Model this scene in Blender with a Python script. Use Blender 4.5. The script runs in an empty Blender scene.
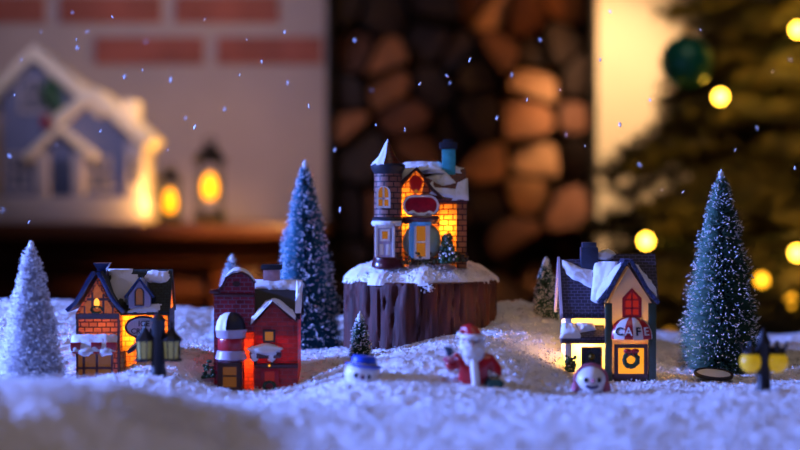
import bpy, bmesh, math, random
import numpy as np
from mathutils import Vector, Matrix, noise

R = random.Random(7)
S = 0.01                      # everything below is written in centimetres
PI = math.pi
C = bpy.context.scene.collection
sc = bpy.context.scene
F, CAMH, HOR = 1556.0, 14.46, 205.0   # pixel focal length, camera height, horizon row (camera is pitched down a touch)


def w(px, py, Y):
    return Vector(((px - 400) * Y / F, Y, CAMH - (py - HOR) * Y / F))


# ------------------------------------------------------------------ materials
def lin(h):
    h = h.lstrip('#')
    v = [int(h[i:i + 2], 16) / 255 for i in (0, 2, 4)]
    return tuple(c / 12.92 if c <= .04045 else ((c + .055) / 1.055) ** 2.4 for c in v) + (1.0,)


MATS = {}


def mat(name, col, rough=.5, var=.0, vscale=2.0, bump=0.0, bscale=8.0, transl=0.0, tcol=None, emit=None, estr=0.0,
        metal=0.0, brick=None, stretch=None, coat=0.0, sheen=0.0, ramp=None):
    """Procedural surface. brick = (width, row height, mortar colour, mortar size) in cm, on the UVs (also in cm)."""
    if name in MATS:
        return MATS[name]
    m = bpy.data.materials.new(name)
    m.use_nodes = True
    nt = m.node_tree
    N, L = nt.nodes, nt.links
    N.clear()
    out = N.new('ShaderNodeOutputMaterial')
    bs = N.new('ShaderNodeBsdfPrincipled')
    bs.inputs['Roughness'].default_value = rough
    bs.inputs['Metallic'].default_value = metal
    bs.inputs['Coat Weight'].default_value = coat
    c = lin(col) if isinstance(col, str) else col
    bs.inputs['Base Color'].default_value = c
    tc = N.new('ShaderNodeTexCoord')
    mp = N.new('ShaderNodeMapping')
    k = 100.0
    st = stretch or (1, 1, 1)
    mp.inputs['Scale'].default_value = (k * st[0], k * st[1], k * st[2])
    L.new(tc.outputs['Object'], mp.inputs['Vector'])
    colsock = None
    hsock = None
    if brick:
        bw, bh, mc, ms = brick
        bt = N.new('ShaderNodeTexBrick')
        bt.inputs['Scale'].default_value = 1.0
        bt.inputs['Brick Width'].default_value = bw
        bt.inputs['Row Height'].default_value = bh
        bt.inputs['Mortar Size'].default_value = ms
        bt.inputs['Mortar Smooth'].default_value = .25
        c2 = tuple(x * .62 for x in c[:3]) + (1,)
        bt.inputs['Color1'].default_value = c
        bt.inputs['Color2'].default_value = c2
        bt.inputs['Mortar'].default_value = lin(mc)
        L.new(tc.outputs['UV'], bt.inputs['Vector'])
        colsock = bt.outputs['Color']
        inv = N.new('ShaderNodeMath')
        inv.operation = 'SUBTRACT'
        inv.inputs[0].default_value = 1.0
        L.new(bt.outputs['Fac'], inv.inputs[1])
        hsock = inv.outputs[0]
    if var or ramp:
        nz = N.new('ShaderNodeTexNoise')
        nz.inputs['Scale'].default_value = vscale
        nz.inputs['Detail'].default_value = 5
        L.new(mp.outputs['Vector'], nz.inputs['Vector'])
        if ramp:
            rp = N.new('ShaderNodeValToRGB')
            rp.color_ramp.elements[0].position = .35
            rp.color_ramp.elements[1].position = .65
            rp.color_ramp.elements[0].color = lin(ramp[0])
            rp.color_ramp.elements[1].color = lin(ramp[1])
            L.new(nz.outputs['Fac'], rp.inputs['Fac'])
            colsock = rp.outputs['Color']
        else:
            mx = N.new('ShaderNodeMix')
            mx.data_type = 'RGBA'
            mx.blend_type = 'MULTIPLY'
            mr = N.new('ShaderNodeMapRange')
            mr.inputs['From Min'].default_value = .3
            mr.inputs['From Max'].default_value = .7
            mr.inputs['To Min'].default_value = 1 - var
            mr.inputs['To Max'].default_value = 1 + var * .5
            L.new(nz.outputs['Fac'], mr.inputs['Value'])
            mx.inputs['Factor'].default_value = 1.0
            if colsock:
                L.new(colsock, mx.inputs['A'])
            else:
                mx.inputs['A'].default_value = c
            L.new(mr.outputs['Result'], mx.inputs['B'])
            colsock = mx.outputs['Result']
    if colsock:
        L.new(colsock, bs.inputs['Base Color'])
    if bump or brick:
        bp = N.new('ShaderNodeBump')
        bp.inputs['Distance'].default_value = .0006
        bp.inputs['Strength'].default_value = bump or .6
        if hsock is None or bump:
            n2 = N.new('ShaderNodeTexNoise')
            n2.inputs['Scale'].default_value = bscale
            n2.inputs['Detail'].default_value = 4
            L.new(mp.outputs['Vector'], n2.inputs['Vector'])
            h = n2.outputs['Fac']
            if hsock is not None:
                ad = N.new('ShaderNodeMath')
                ad.operation = 'ADD'
                L.new(h, ad.inputs[0])
                L.new(hsock, ad.inputs[1])
                h = ad.outputs[0]
        else:
            h = hsock
        L.new(h, bp.inputs['Height'])
        L.new(bp.outputs['Normal'], bs.inputs['Normal'])
    if emit:
        bs.inputs['Emission Color'].default_value = lin(emit)
        bs.inputs['Emission Strength'].default_value = estr
    sh = bs.outputs['BSDF']
    if transl:
        tr = N.new('ShaderNodeBsdfTranslucent')
        if tcol:
            t = N.new('ShaderNodeMix')
            t.data_type = 'RGBA'
            t.blend_type = 'MULTIPLY'
            t.inputs['Factor'].default_value = 1.0
            t.inputs['B'].default_value = lin(tcol)
            if colsock:
                L.new(colsock, t.inputs['A'])
            else:
                t.inputs['A'].default_value = c
            L.new(t.outputs['Result'], tr.inputs['Color'])
        elif colsock:
            L.new(colsock, tr.inputs['Color'])
        else:
            tr.inputs['Color'].default_value = c
        ms_ = N.new('ShaderNodeMixShader')
        ms_.inputs[0].default_value = transl
        L.new(sh, ms_.inputs[1])
        L.new(tr.outputs['BSDF'], ms_.inputs[2])
        sh = ms_.outputs['Shader']
    L.new(sh, out.inputs['Surface'])
    MATS[name] = m
    return m


def glass(name, col, rough=.1):
    m = bpy.data.materials.new(name)
    m.use_nodes = True
    b = m.node_tree.nodes['Principled BSDF']
    b.inputs['Base Color'].default_value = lin(col)
    b.inputs['Roughness'].default_value = rough
    b.inputs['Transmission Weight'].default_value = 1.0
    b.inputs['IOR'].default_value = 1.15
    return m


SNOW = mat('snow white', '#f2f2f4', .75, bump=.5, bscale=9)
SNOWR = mat('snow paint', '#eceef2', .55, bump=.5, bscale=6)
FLOCK = mat('flocking', '#eef0f4', .7)


# ------------------------------------------------------------------ mesh builder
class MB:
    def __init__(s):
        s.v, s.f, s.uv, s.mi = [], [], [], []

    def face(s, idx, uv=None, mi=0):
        s.f.append(tuple(idx)); s.uv.append(uv); s.mi.append(mi)

    def pts(s, ps):
        b = len(s.v)
        s.v.extend(Vector(p) for p in ps)
        return b

    def box(s, x0, x1, y0, y1, z0, z1, M=None, mi=0):
        ps = [Vector((x, y, z)) for z in (z0, z1) for y in (y0, y1) for x in (x0, x1)]
        if M:
            ps = [M @ p for p in ps]
        b = s.pts(ps)
        for q in ((0, 2, 3, 1), (4, 5, 7, 6), (0, 1, 5, 4), (2, 6, 7, 3), (0, 4, 6, 2), (1, 3, 7, 5)):
            s.face([b + i for i in q], mi=mi)
        return s

    def prism(s, poly, a0, a1, axis='y', caps=(1, 1), sides=None, mi=0):
        """poly in (x,z) extruded along y, (y,z) along x, or (x,y) along z."""
        def mk(p, a):
            return {'y': (p[0], a, p[1]), 'x': (a, p[0], p[1]), 'z': (p[0], p[1], a)}[axis]
        n = len(poly)
        b = s.pts([mk(p, a0) for p in poly] + [mk(p, a1) for p in poly])
        if caps[0]:
            s.face([b + i for i in range(n)], mi=mi)
        if caps[1]:
            s.face([b + n + i for i in reversed(range(n))], mi=mi)
        for i in range(n):
            if sides is not None and i not in sides:
                continue
            j = (i + 1) % n
            s.face((b + i, b + n + i, b + n + j, b + j), mi=mi)
        return s

    def ring(s, outer, inner, y0, y1):
        n = len(outer)
        b = s.pts([(p[0], y0, p[1]) for p in outer] + [(p[0], y0, p[1]) for p in inner] +
                  [(p[0], y1, p[1]) for p in outer] + [(p[0], y1, p[1]) for p in inner])
        for i in range(n):
            j = (i + 1) % n
            s.face((b + i, b + j, b + n + j, b + n + i))
            s.face((b + 2 * n + i, b + 3 * n + i, b + 3 * n + j, b + 2 * n + j))
            s.face((b + i, b + 2 * n + i, b + 2 * n + j, b + j))
            s.face((b + n + i, b + n + j, b + 3 * n + j, b + 3 * n + i))
        return s

    def strip(s, line, th, y0, y1):
        """a slab of thickness th that follows a polyline in (x,z), extruded along y"""
        n = len(line)
        up = []
        for i in range(n):
            a = Vector(line[max(i - 1, 0)]); c = Vector(line[min(i + 1, n - 1)])
            d = (c - a).normalized()
            up.append((line[i][0] - d.y * th, line[i][1] + d.x * th))
        return s.prism(list(line) + list(reversed(up)), y0, y1)

    def lathe(s, prof, n=32, c=(0, 0, 0), a0=0.0, a1=2 * PI, sx=1, sy=1, wob=None, mi=None):
        full = abs(a1 - a0 - 2 * PI) < 1e-6
        k = n if full else n + 1
        b = len(s.v)
        for (r, z) in prof:
            for i in range(k):
                a = a0 + (a1 - a0) * i / n
                rr = r * (wob(a, z) if wob else 1)
                s.v.append(Vector((c[0] + rr * math.cos(a) * sx, c[1] + rr * math.sin(a) * sy, c[2] + z)))
        rm = max(p[0] for p in prof)
        for j in range(len(prof) - 1):
            for i in range(n):
                i2 = (i + 1) % k
                A = a0 + (a1 - a0) * i / n; B = a0 + (a1 - a0) * (i + 1) / n
                uv = [(A * rm, prof[j][1]), (B * rm, prof[j][1]), (B * rm, prof[j + 1][1]), (A * rm, prof[j + 1][1])]
                s.face((b + j * k + i, b + j * k + i2, b + (j + 1) * k + i2, b + (j + 1) * k + i), uv, mi(i) if mi else 0)
        return s

    def disc(s, c, r, n=24, M=None):
        ps = [Vector((c[0] + r * math.cos(2 * PI * i / n), c[1] + r * math.sin(2 * PI * i / n), c[2])) for i in range(n)]
        b = s.pts([M @ p for p in ps] if M else ps)
        s.face([b + i for i in range(n)])
        return s

    def tube(s, P, rad, n=8, cap=True):
        P = [Vector(p) for p in P]
        rad = rad if isinstance(rad, (list, tuple)) else [rad] * len(P)
        b = len(s.v)
        x = None
        for i, p in enumerate(P):
            d = (P[min(i + 1, len(P) - 1)] - P[max(i - 1, 0)]).normalized()
            if x is None:
                x = d.orthogonal().normalized()
            x = (x - d * x.dot(d)).normalized()
            y = d.cross(x)
            for k in range(n):
                a = 2 * PI * k / n
                s.v.append(p + (x * math.cos(a) + y * math.sin(a)) * rad[i])
        for i in range(len(P) - 1):
            for k in range(n):
                k2 = (k + 1) % n
                s.face((b + i * n + k, b + i * n + k2, b + (i + 1) * n + k2, b + (i + 1) * n + k))
        if cap:
            s.face([b + k for k in reversed(range(n))])
            s.face([b + (len(P) - 1) * n + k for k in range(n)])
        return s

    def ball(s, c, r, nu=20, nv=12, scale=(1, 1, 1), amp=0.0, fr=1.0, seed=0, M=None):
        b = len(s.v)
        c = Vector(c)
        for j in range(nv + 1):
            t = PI * j / nv
            for i in range(nu):
                a = 2 * PI * i / nu
                d = Vector((math.sin(t) * math.cos(a), math.sin(t) * math.sin(a), math.cos(t)))
                k = r * (1 + (amp * noise.noise(d * fr + Vector((seed * 3.1, seed, 0))) if amp else 0))
                p = Vector((d.x * scale[0], d.y * scale[1], d.z * scale[2])) * k
                if M:
                    p = M @ p
                s.v.append(c + p)
        for j in range(nv):
            for i in range(nu):
                i2 = (i + 1) % nu
                s.face((b + j * nu + i, b + (j + 1) * nu + i, b + (j + 1) * nu + i2, b + j * nu + i2))
        return s

    def snow(s, P, n, T, nu=16, nv=10, seed=0, rag=.12, edges=(1, 1, 1, 1), fade=.25, bumpy=.35):
        """a snow layer: P(u,v) is the surface it lies on, n its normal; ragged rim, T thick"""
        n = Vector(n).normalized()
        b = len(s.v)
        ok = {}
        for j in range(nv + 1):
            for i in range(nu + 1):
                u, v = i / nu, j / nv
                p = Vector(P(u, v))
                ds = [d for d, e in ((u, edges[0]), (1 - u, edges[1]), (v, edges[2]), (1 - v, edges[3])) if e]
                e = min(ds) if ds else 1
                q = p * 1.4 + Vector((seed * 7.3, seed * 1.7, 0))
                e = e - rag * (.5 + noise.noise(q))
                k = max(0.0, min(1.0, e / fade))
                t = T * math.sqrt(k) * (1 + bumpy * noise.noise(p * 4 + Vector((seed, 0, 0)))) if e > 0 else -.06
                ok[(i, j)] = e > 0
                s.v.append(p + n * t)
        for j in range(nv):
            for i in range(nu):
                if any(ok[q] for q in ((i, j), (i + 1, j), (i, j + 1), (i + 1, j + 1))):
                    a = b + j * (nu + 1) + i
                    s.face((a, a + 1, a + nu + 2, a + nu + 1))
        return s

    def add(s, o, M):
        b = len(s.v)
        s.v.extend(M @ p for p in o.v)
        for f, uv, mi in zip(o.f, o.uv, o.mi):
            s.face([b + i for i in f], uv, mi)
        return s

    def build(s, name, mats, parent=None, smooth=None, bevel=0.0):
        me = bpy.data.meshes.new(name)
        me.from_pydata([p * S for p in s.v], [], s.f)
        if not isinstance(mats, (list, tuple)):
            mats = [mats]
        for m in mats:
            me.materials.append(m)
        for p, mi in zip(me.polygons, s.mi):
            p.material_index = mi
        ul = me.uv_layers.new(name='UVMap')
        for p, uv in zip(me.polygons, s.uv):
            if uv:
                for li, q in zip(p.loop_indices, uv):
                    ul.data[li].uv = q
            else:
                nn = p.normal
                for li in p.loop_indices:
                    co = s.v[me.loops[li].vertex_index]
                    if abs(nn.x) > .75:
                        q = (co.y, co.z)
                    elif abs(nn.z) > .92:
                        q = (co.x, co.y)
                    else:
                        q = (co.x, co.z + co.y * abs(nn.z))
                    ul.data[li].uv = q
        bm = bmesh.new()
        bm.from_mesh(me)
        bmesh.ops.remove_doubles(bm, verts=bm.verts, dist=1e-6)
        bmesh.ops.recalc_face_normals(bm, faces=bm.faces)
        if bevel:
            es = [e for e in bm.edges if len(e.link_faces) == 2 and e.calc_face_angle(0) > .5]
            bmesh.ops.bevel(bm, geom=es, offset=bevel * S, segments=2, affect='EDGES', profile=.6)
        bm.to_mesh(me)
        bm.free()
        if smooth is not None or bevel:
            for p in me.polygons:
                p.use_smooth = True
            me.set_sharp_from_angle(angle=math.radians(smooth if smooth else 35))
        o = bpy.data.objects.new(name, me)
        C.objects.link(o)
        if parent:
            o.parent = parent
        return o


def tag(o, label=None, cat=None, group=None, kind=None):
    if label: o['label'] = label
    if cat: o['category'] = cat
    if group: o['group'] = group
    if kind: o['kind'] = kind
    return o


def thing(name, label, cat, loc, rz=0.0, group=None):
    o = bpy.data.objects.new(name, None)
    o.empty_display_size = .01
    C.objects.link(o)
    o.location = Vector(loc) * S
    o.rotation_euler = (0, 0, rz)
    return tag(o, label, cat, group)


def place(o, loc, rot=(0, 0, 0)):
    o.location = Vector(loc) * S
    o.rotation_euler = rot
    return o


def text_mb(txt, size, depth=.03):
    cu = bpy.data.curves.new('lettering', 'FONT')
    cu.body = txt
    cu.size = size
    cu.align_x = 'CENTER'
    cu.align_y = 'CENTER'
    cu.extrude = depth
    cu.offset = size * .012
    cu.resolution_u = 3
    o = bpy.data.objects.new('lettering', cu)
    C.objects.link(o)
    dg = bpy.context.evaluated_depsgraph_get()
    me = bpy.data.meshes.new_from_object(o.evaluated_get(dg))
    m = MB()
    # letters lie in XY: stand them up facing -Y
    m.pts([(v.co.x, -v.co.z, v.co.y) for v in me.vertices])
    for p in me.polygons:
        m.face(list(p.vertices))
    bpy.data.objects.remove(o)
    bpy.data.curves.remove(cu)
    bpy.data.meshes.remove(me)
    return m


def skin_mb(joints, edges, radii, levels=2):
    me = bpy.data.meshes.new('skin')
    me.from_pydata([Vector(j) for j in joints], edges, [])
    o = bpy.data.objects.new('skin', me)
    C.objects.link(o)
    md = o.modifiers.new('s', 'SKIN')
    me.skin_vertices[0].data[0].use_root = True
    for i, r in enumerate(radii):
        rr = r if isinstance(r, (tuple, list)) else (r, r)
        me.skin_vertices[0].data[i].radius = rr
    md.use_smooth_shade = True
    sb = o.modifiers.new('b', 'SUBSURF')
    sb.levels = levels
    dg = bpy.context.evaluated_depsgraph_get()
    dg.update()
    e = bpy.data.meshes.new_from_object(o.evaluated_get(dg))
    m = MB()
    m.pts([v.co for v in e.vertices])
    for p in e.polygons:
        m.face(list(p.vertices))
    bpy.data.objects.remove(o)
    bpy.data.meshes.remove(me)
    bpy.data.meshes.remove(e)
    return m


def ellipse(cx, cz, rx, rz, n=32):
    return [(cx + rx * math.cos(2 * PI * i / n), cz + rz * math.sin(2 * PI * i / n)) for i in range(n)]


def stadium(cx, cz, hw, hh, n=12):
    p = []
    for i in range(n + 1):
        a = -PI / 2 + PI * i / n
        p.append((cx + hw - hh + hh * math.cos(a), cz + hh * math.sin(a)))
    for i in range(n + 1):
        a = PI / 2 + PI * i / n
        p.append((cx - hw + hh + hh * math.cos(a), cz + hh * math.sin(a)))
    return p


def archpoly(x0, x1, z0, z1, n=10):
    r = (x1 - x0) / 2
    p = [(x0, z0), (x1, z0)]
    for i in range(n + 1):
        a = PI * i / n
        p.append(((x0 + x1) / 2 + r * math.cos(a), z1 - r + r * math.sin(a)))
    return p


def inset(poly, d):
    cx = sum(p[0] for p in poly) / len(poly); cz = sum(p[1] for p in poly) / len(poly)
    hx = max(abs(p[0] - cx) for p in poly); hz = max(abs(p[1] - cz) for p in poly)
    return [(cx + (p[0] - cx) * (hx - d) / hx, cz + (p[1] - cz) * (hz - d) / hz) for p in poly]


def window(parent, poly, y, fm, pm, bw=.12, cols=(), rows=(), d=.16, name='window', mull=.07):
    """frame of any outline with mullions at the x of cols and z of rows; the pane is a child"""
    inn = inset(poly, bw)
    m = MB().ring(poly, inn, y - d, y + .03)
    x0 = min(p[0] for p in inn); x1 = max(p[0] for p in inn)
    z0 = min(p[1] for p in inn); z1 = max(p[1] for p in inn)
    for x in cols:
        m.box(x - mull / 2, x + mull / 2, y - d * .8, y, z0 - .02, z1 + .02)
    for z in rows:
        m.box(x0 - .02, x1 + .02, y - d * .8, y, z - mull / 2, z + mull / 2)
    fr = m.build(name, fm, parent)
    MB().prism(inset(poly, bw * .7), y - d * .45, y + .02).build('pane', pm, fr)
    return fr


def rect(x0, x1, z0, z1):
    return [(x0, z0), (x1, z0), (x1, z1), (x0, z1)]


def light(name, kind, loc, col, power, radius=.3, target=None, spot=None, size=None, size_y=None):
    d = bpy.data.lights.new(name, kind)
    d.color = col
    d.energy = power
    if kind in ('POINT', 'SPOT'):
        d.shadow_soft_size = radius * S
    if spot:
        d.spot_size = math.radians(spot[0]); d.spot_blend = spot[1]
    if size:
        d.shape = 'RECTANGLE' if size_y else 'SQUARE'
        d.size = size * S
        if size_y: d.size_y = size_y * S
    o = bpy.data.objects.new(name, d)
    C.objects.link(o)
    o.location = Vector(loc) * S
    if target is not None:
        o.rotation_euler = (Vector(target) - Vector(loc)).to_track_quat('-Z', 'Y').to_euler()
    return o


# ------------------------------------------------------------------ snow ground
CP = [w(*p) for p in (
    (-140, 385, 80), (-20, 396, 84), (50, 382, 87), (105, 386, 87), (150, 402, 87), (205, 436, 86), (60, 455, 79), (140, 475, 79), (270, 446, 86), (400, 448, 86), (600, 448, 86), (820, 448, 86), (960, 448, 86),
    (158, 374, 112), (362, 379, 110), (475, 382, 110), (591, 393, 112), (765, 393, 106), (680, 402, 100), (420, 400, 104), (280, 402, 108),
    (35, 381, 116), (78, 388, 120), (108, 382, 120), (135, 367, 119.5), (178, 352, 122), (215, 391, 119), (297, 390, 119), (250, 394, 118), (320, 374, 118),
    (575, 379, 121), (655, 382, 120), (612, 382, 119), (720, 374, 129), (690, 369, 130), (790, 362, 130),
    (345, 353, 128), (400, 354, 126), (440, 338, 122), (482, 336, 121), (520, 346, 123), (540, 362, 120),
    (170, 318, 148), (0, 302, 146), (60, 335, 130), (115, 332, 138), (213, 342, 141), (310, 352, 140),
    (492, 304, 140), (520, 301, 140), (552, 317, 136), (572, 347, 127), (600, 338, 136), (700, 346, 150), (820, 340, 150),
)] + [Vector(p) for p in ((-30, 100, 1.6), (-22, 101, 1.6), (-12, 100, 1.7), (-50, 70, 1), (50, 70, 1), (0, 72, .9), (-50, 165, 3), (50, 165, 1.5), (0, 165, 3), (0, 142, 2.5), (45, 120, 1.5), (-48, 120, 2.5))]
CPA = np.array([[p.x, p.y, p.z] for p in CP])


def _tps():
    n = len(CPA)
    d = np.sqrt(((CPA[:, None, :2] - CPA[None, :, :2]) ** 2).sum(-1))
    K = np.where(d > 0, d * d * np.log(np.maximum(d, 1e-9)), 0) + np.eye(n) * 4.0
    Pm = np.c_[np.ones(n), CPA[:, :2]]
    A = np.block([[K, Pm], [Pm.T, np.zeros((3, 3))]])
    return np.linalg.solve(A, np.r_[CPA[:, 2], 0, 0, 0])


WTS = _tps()


def ground(X, Y):
    X = np.atleast_1d(np.asarray(X, float)); Y = np.atleast_1d(np.asarray(Y, float))
    z = WTS[-3] + WTS[-2] * X + WTS[-1] * Y
    for i in range(len(CPA)):
        d2 = (X - CPA[i, 0]) ** 2 + (Y - CPA[i, 1]) ** 2
        z = z + WTS[i] * .5 * d2 * np.log(np.maximum(d2, 1e-12))
    return z


def gz(x, y):
    return float(ground(x, y)[0])


rng = np.random.default_rng(5)


def vnoise(X, Y, cell, seed):
    g = np.random.default_rng(seed).uniform(-1, 1, (256, 256))
    x = X / cell; y = Y / cell
    xi = np.floor(x).astype(int); yi = np.floor(y).astype(int)
    fx = x - xi; fy = y - yi
    fx = fx * fx * (3 - 2 * fx); fy = fy * fy * (3 - 2 * fy)
    xi %= 256; yi %= 256
    x2 = (xi + 1) % 256; y2 = (yi + 1) % 256
    return (g[xi, yi] * (1 - fx) + g[x2, yi] * fx) * (1 - fy) + (g[xi, y2] * (1 - fx) + g[x2, y2] * fx) * fy


def np_mesh(name, V, T, m, smooth=False):
    me = bpy.data.meshes.new(name)
    k = T.shape[1]
    me.vertices.add(len(V)); me.loops.add(T.size); me.polygons.add(len(T))
    me.vertices.foreach_set('co', (V * S).astype(np.float32).ravel())
    me.loops.foreach_set('vertex_index', T.astype(np.int32).ravel())
    me.polygons.foreach_set('loop_start', np.arange(0, T.size, k, dtype=np.int32))
    me.polygons.foreach_set('loop_total', np.full(len(T), k, dtype=np.int32))
    if smooth:
        me.polygons.foreach_set('use_smooth', np.ones(len(T), dtype=bool))
    me.materials.append(m)
    me.update(calc_edges=True)
    me.validate()
    return me


def flakes_np(P, size, rg):
    """small lopsided tetrahedra at the points P -> (V, T)"""
    n = len(P)
    D = rg.normal(size=(n, 4, 3))
    D /= np.linalg.norm(D, axis=2, keepdims=True)
    V = P[:, None, :] + D * (size * rg.uniform(.4, 1.3, (n, 1)))[:, :, None]
    b = np.arange(n)[:, None, None] * 4
    T = b + np.array([[0, 1, 2], [0, 2, 3], [0, 3, 1], [1, 3, 2]])[None]
    return V.reshape(-1, 3), T.reshape(-1, 3)


def bumps(X, Y):
    return vnoise(X, Y, 2.6, 1) * .14 + vnoise(X, Y, .9, 2) * .09 + vnoise(X, Y, .42, 3) * .075 + vnoise(X + 50, Y, .21, 4) * .06


def build_snow():
    nx, ny = 620, 520
    xs = np.linspace(-47, 47, nx); ys = np.linspace(70, 165, ny)
    X, Y = np.meshgrid(xs, ys)
    Z = ground(X.ravel(), Y.ravel()) + bumps(X.ravel(), Y.ravel())
    edge = np.minimum.reduce([(X.ravel() + 47), (47 - X.ravel()), (165 - Y.ravel()), (Y.ravel() - 70)])
    Z = np.where(edge < 5, Z - (5 - np.minimum(edge, 5)) ** 2 * .18, Z)
    V = np.c_[X.ravel(), Y.ravel(), Z]
    i = (np.arange(ny - 1)[:, None] * nx + np.arange(nx - 1)[None]).ravel()
    T = np.r_[np.c_[i, i + 1, i + nx + 1], np.c_[i, i + nx + 1, i + nx]]
    n = 46000
    fy = 84 + 66 * rng.random(n) ** 1.0
    fx = rng.uniform(-1, 1, n) * fy * .29
    fz = ground(fx, fy) + bumps(fx, fy) + rng.uniform(-.02, .12, n)
    V2, T2 = flakes_np(np.c_[fx, fy, fz], .14, rng)
    me = np_mesh('snow', np.r_[V, V2], np.r_[T, T2 + len(V)], SNOW)
    o = bpy.data.objects.new('artificial_snow', me)
    C.objects.link(o)
    tag(o, 'loose white artificial snow heaped in drifts across the whole display', 'snow', kind='stuff')


build_snow()

# ------------------------------------------------------------------ bottle-brush trees
GREEN = mat('bristle green', '#3a6650', .6, var=.3, vscale=1)
TEAL = mat('bristle teal', '#1d6a80', .6, var=.3, vscale=1)
WHITEB = mat('bristle white', '#cfcfd8', .6)
CORE = mat('tree wire core', '#131c18', .8)
BASEM = mat('tree base wood', '#2a1a12', .5, var=.3)


def bristles(h, rb, n, seed, ln=1.0, up=.12, z0=0.0, wid=.035, tip=.25, power=.74):
    rg = np.random.default_rng(seed)
    t = 1 - rg.random(n) ** .62                           # more near the bottom
    t = t * .985
    z = z0 + t * (h - z0)
    a = rg.uniform(0, 2 * PI, n)
    rad = (rb * np.minimum(1, (1 - t) * 1.02) ** power + tip) * rg.uniform(.84, 1.1, n) * (1 + .08 * np.sin(a * 3 + z * 1.7))
    d = np.c_[np.cos(a), np.sin(a), up + rg.normal(0, .22, n)]
    d /= np.linalg.norm(d, axis=1, keepdims=True)
    O = np.c_[np.zeros(n), np.zeros(n), z]
    E = O + d * rad[:, None]
    return O, d, E, rad, t, rg


def brush_tree(name, label, px, py_top, py_base, half_px, Y, bm, snow_m, n=5200, snow=.35, seed=1, base=True, lean=0.0, zfix=None, tip=.22):
    p = w(px, py_base, Y)
    s = F / Y
    h = (py_base - py_top) / s
    rb = half_px / s
    root = thing(name, label, 'tree', p, 0, 'bottle-brush trees in the snow')
    root.rotation_euler = (0, lean, 0)
    z0 = h * .04
    snow /= 1.5
    n = int(n * 1.5)
    O, d, E, rad, t, rg = bristles(h, rb - tip, n, seed, z0=z0, tip=tip)
    st = O + d * (rad * .45)[:, None]
    wid = np.minimum(.07, .03 + rad * .025)
    side = np.cross(d, np.array([0, 0, 1.0])); side /= np.linalg.norm(side, axis=1, keepdims=True)
    upv = np.cross(side, d)
    V = np.stack([st + side * wid[:, None], st - side * wid[:, None], st + upv * wid[:, None] * 1.4, E + rg.normal(0, .05, E.shape)], 1)
    b = np.arange(n)[:, None, None] * 4
    T = b + np.array([[0, 3, 1], [1, 3, 2], [2, 3, 0]])[None]
    me = np_mesh('bristles', V.reshape(-1, 3), T.reshape(-1, 3), bm)
    o = bpy.data.objects.new('bristles', me); C.objects.link(o); o.parent = root
    MB().lathe([(rb * .42, z0), (rb * .38, h * .3), (rb * .25, h * .68), (rb * .1, h * .9), (.03, h * .97)], 20).build('core', CORE if bm is not WHITEB else WHITEB, root, smooth=60)
    # flocking on the bristle ends
    k = int(n * snow)
    idx = rg.choice(n, k, replace=False)
    A = E[idx] - d[idx] * .05
    ln = rg.uniform(.08, .34, k)
    wv = rg.uniform(.025, .075, k)
    dd = d[idx] + rg.normal(0, .5, (k, 3)); dd /= np.linalg.norm(dd, axis=1, keepdims=True)
    s1 = np.cross(dd, np.array([.3, .5, .8])); s1 /= np.linalg.norm(s1, axis=1, keepdims=True)
    s2 = np.cross(dd, s1)
    V = np.stack([A - dd * ln[:, None], A + s1 * wv[:, None], A + s2 * wv[:, None], A - s1 * wv[:, None], A - s2 * wv[:, None], A + dd * ln[:, None] * .6], 1)
    b = np.arange(k)[:, None, None] * 6
    T = b + np.array([[0, 2, 1], [0, 3, 2], [0, 4, 3], [0, 1, 4], [5, 1, 2], [5, 2, 3], [5, 3, 4], [5, 4, 1]])[None]
    me = np_mesh('flocking', V.reshape(-1, 3), T.reshape(-1, 3), snow_m)
    o = bpy.data.objects.new('flocking', me); C.objects.link(o); o.parent = root
    MB().ball((0, 0, h - tip * .9), tip * 1.0, 14, 10, (1, 1, 1.9), .5, 2.2, seed).build('snow_tip', snow_m, root, smooth=60)
    MB().tube([(0, 0, -1.0), (0, 0, h * .5)], .1, 8).build('trunk', BASEM, root)
    if base:
        MB().lathe([(0, -.55), (rb * .62, -.55), (rb * .66, -.35), (rb * .62, -.12), (rb * .5, -.02), (0, .05)], 28).build('base', BASEM, root, smooth=40)
    return root


brush_tree('bottle_brush_tree', 'white flocked bottle-brush tree beside the ice cream shop', 31, 244, 384, 33, 116, WHITEB, FLOCK, 5200, .5, 1)
brush_tree('bottle_brush_tree', 'tall teal bottle-brush tree frosted with snow behind the red brick townhouse', 305, 163, 356, 39, 140, TEAL, FLOCK, 7500, .30, 2)
brush_tree('bottle_brush_tree', 'short bottle-brush tree with its tip poking up behind the red brick townhouse roof', 232, 257, 345, 22, 142, TEAL, FLOCK, 2600, .6, 3)
brush_tree('bottle_brush_tree', 'tall dark green bottle-brush tree on the snow beside the globe lamp post', 721, 173, 374, 44, 130, GREEN, FLOCK, 8500, .25, 4)
brush_tree('bottle_brush_tree', 'small green bottle-brush tree with snowy tip on the mound beside the white cafe', 546, 261, 322, 15, 136, GREEN, FLOCK, 2400, .3, 5, tip=.3)
brush_tree('bottle_brush_tree', 'tiny dark bottle-brush tree standing at the foot of the wood stump', 360, 316, 358, 12, 126.2, GREEN, FLOCK, 1300, .3, 6, tip=.25)


# snow-dusted half-buried wooden discs that carry the tall trees
def buried_disc(label, px, py, Y, r, tilt):
    t = thing('tree_stand', label, 'tree stand', w(px, py, Y), 0, 'round tree stands')
    t.rotation_euler = tilt
    MB().lathe([(0, -.1), (r, -.1), (r * 1.03, .06), (r, .2), (r * .93, .2), (r * .9, .1)], 36).build('rim', BASEM, t, smooth=40)
    m = MB()
    m.lathe([(0, .22), (r * .5, .2), (r * .88, .12)], 30, wob=lambda a, z: 1 + .06 * noise.noise((math.cos(a) * 2, math.sin(a) * 2, z)))
    m.build('snow_cover', SNOWR, t, smooth=60)


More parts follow.
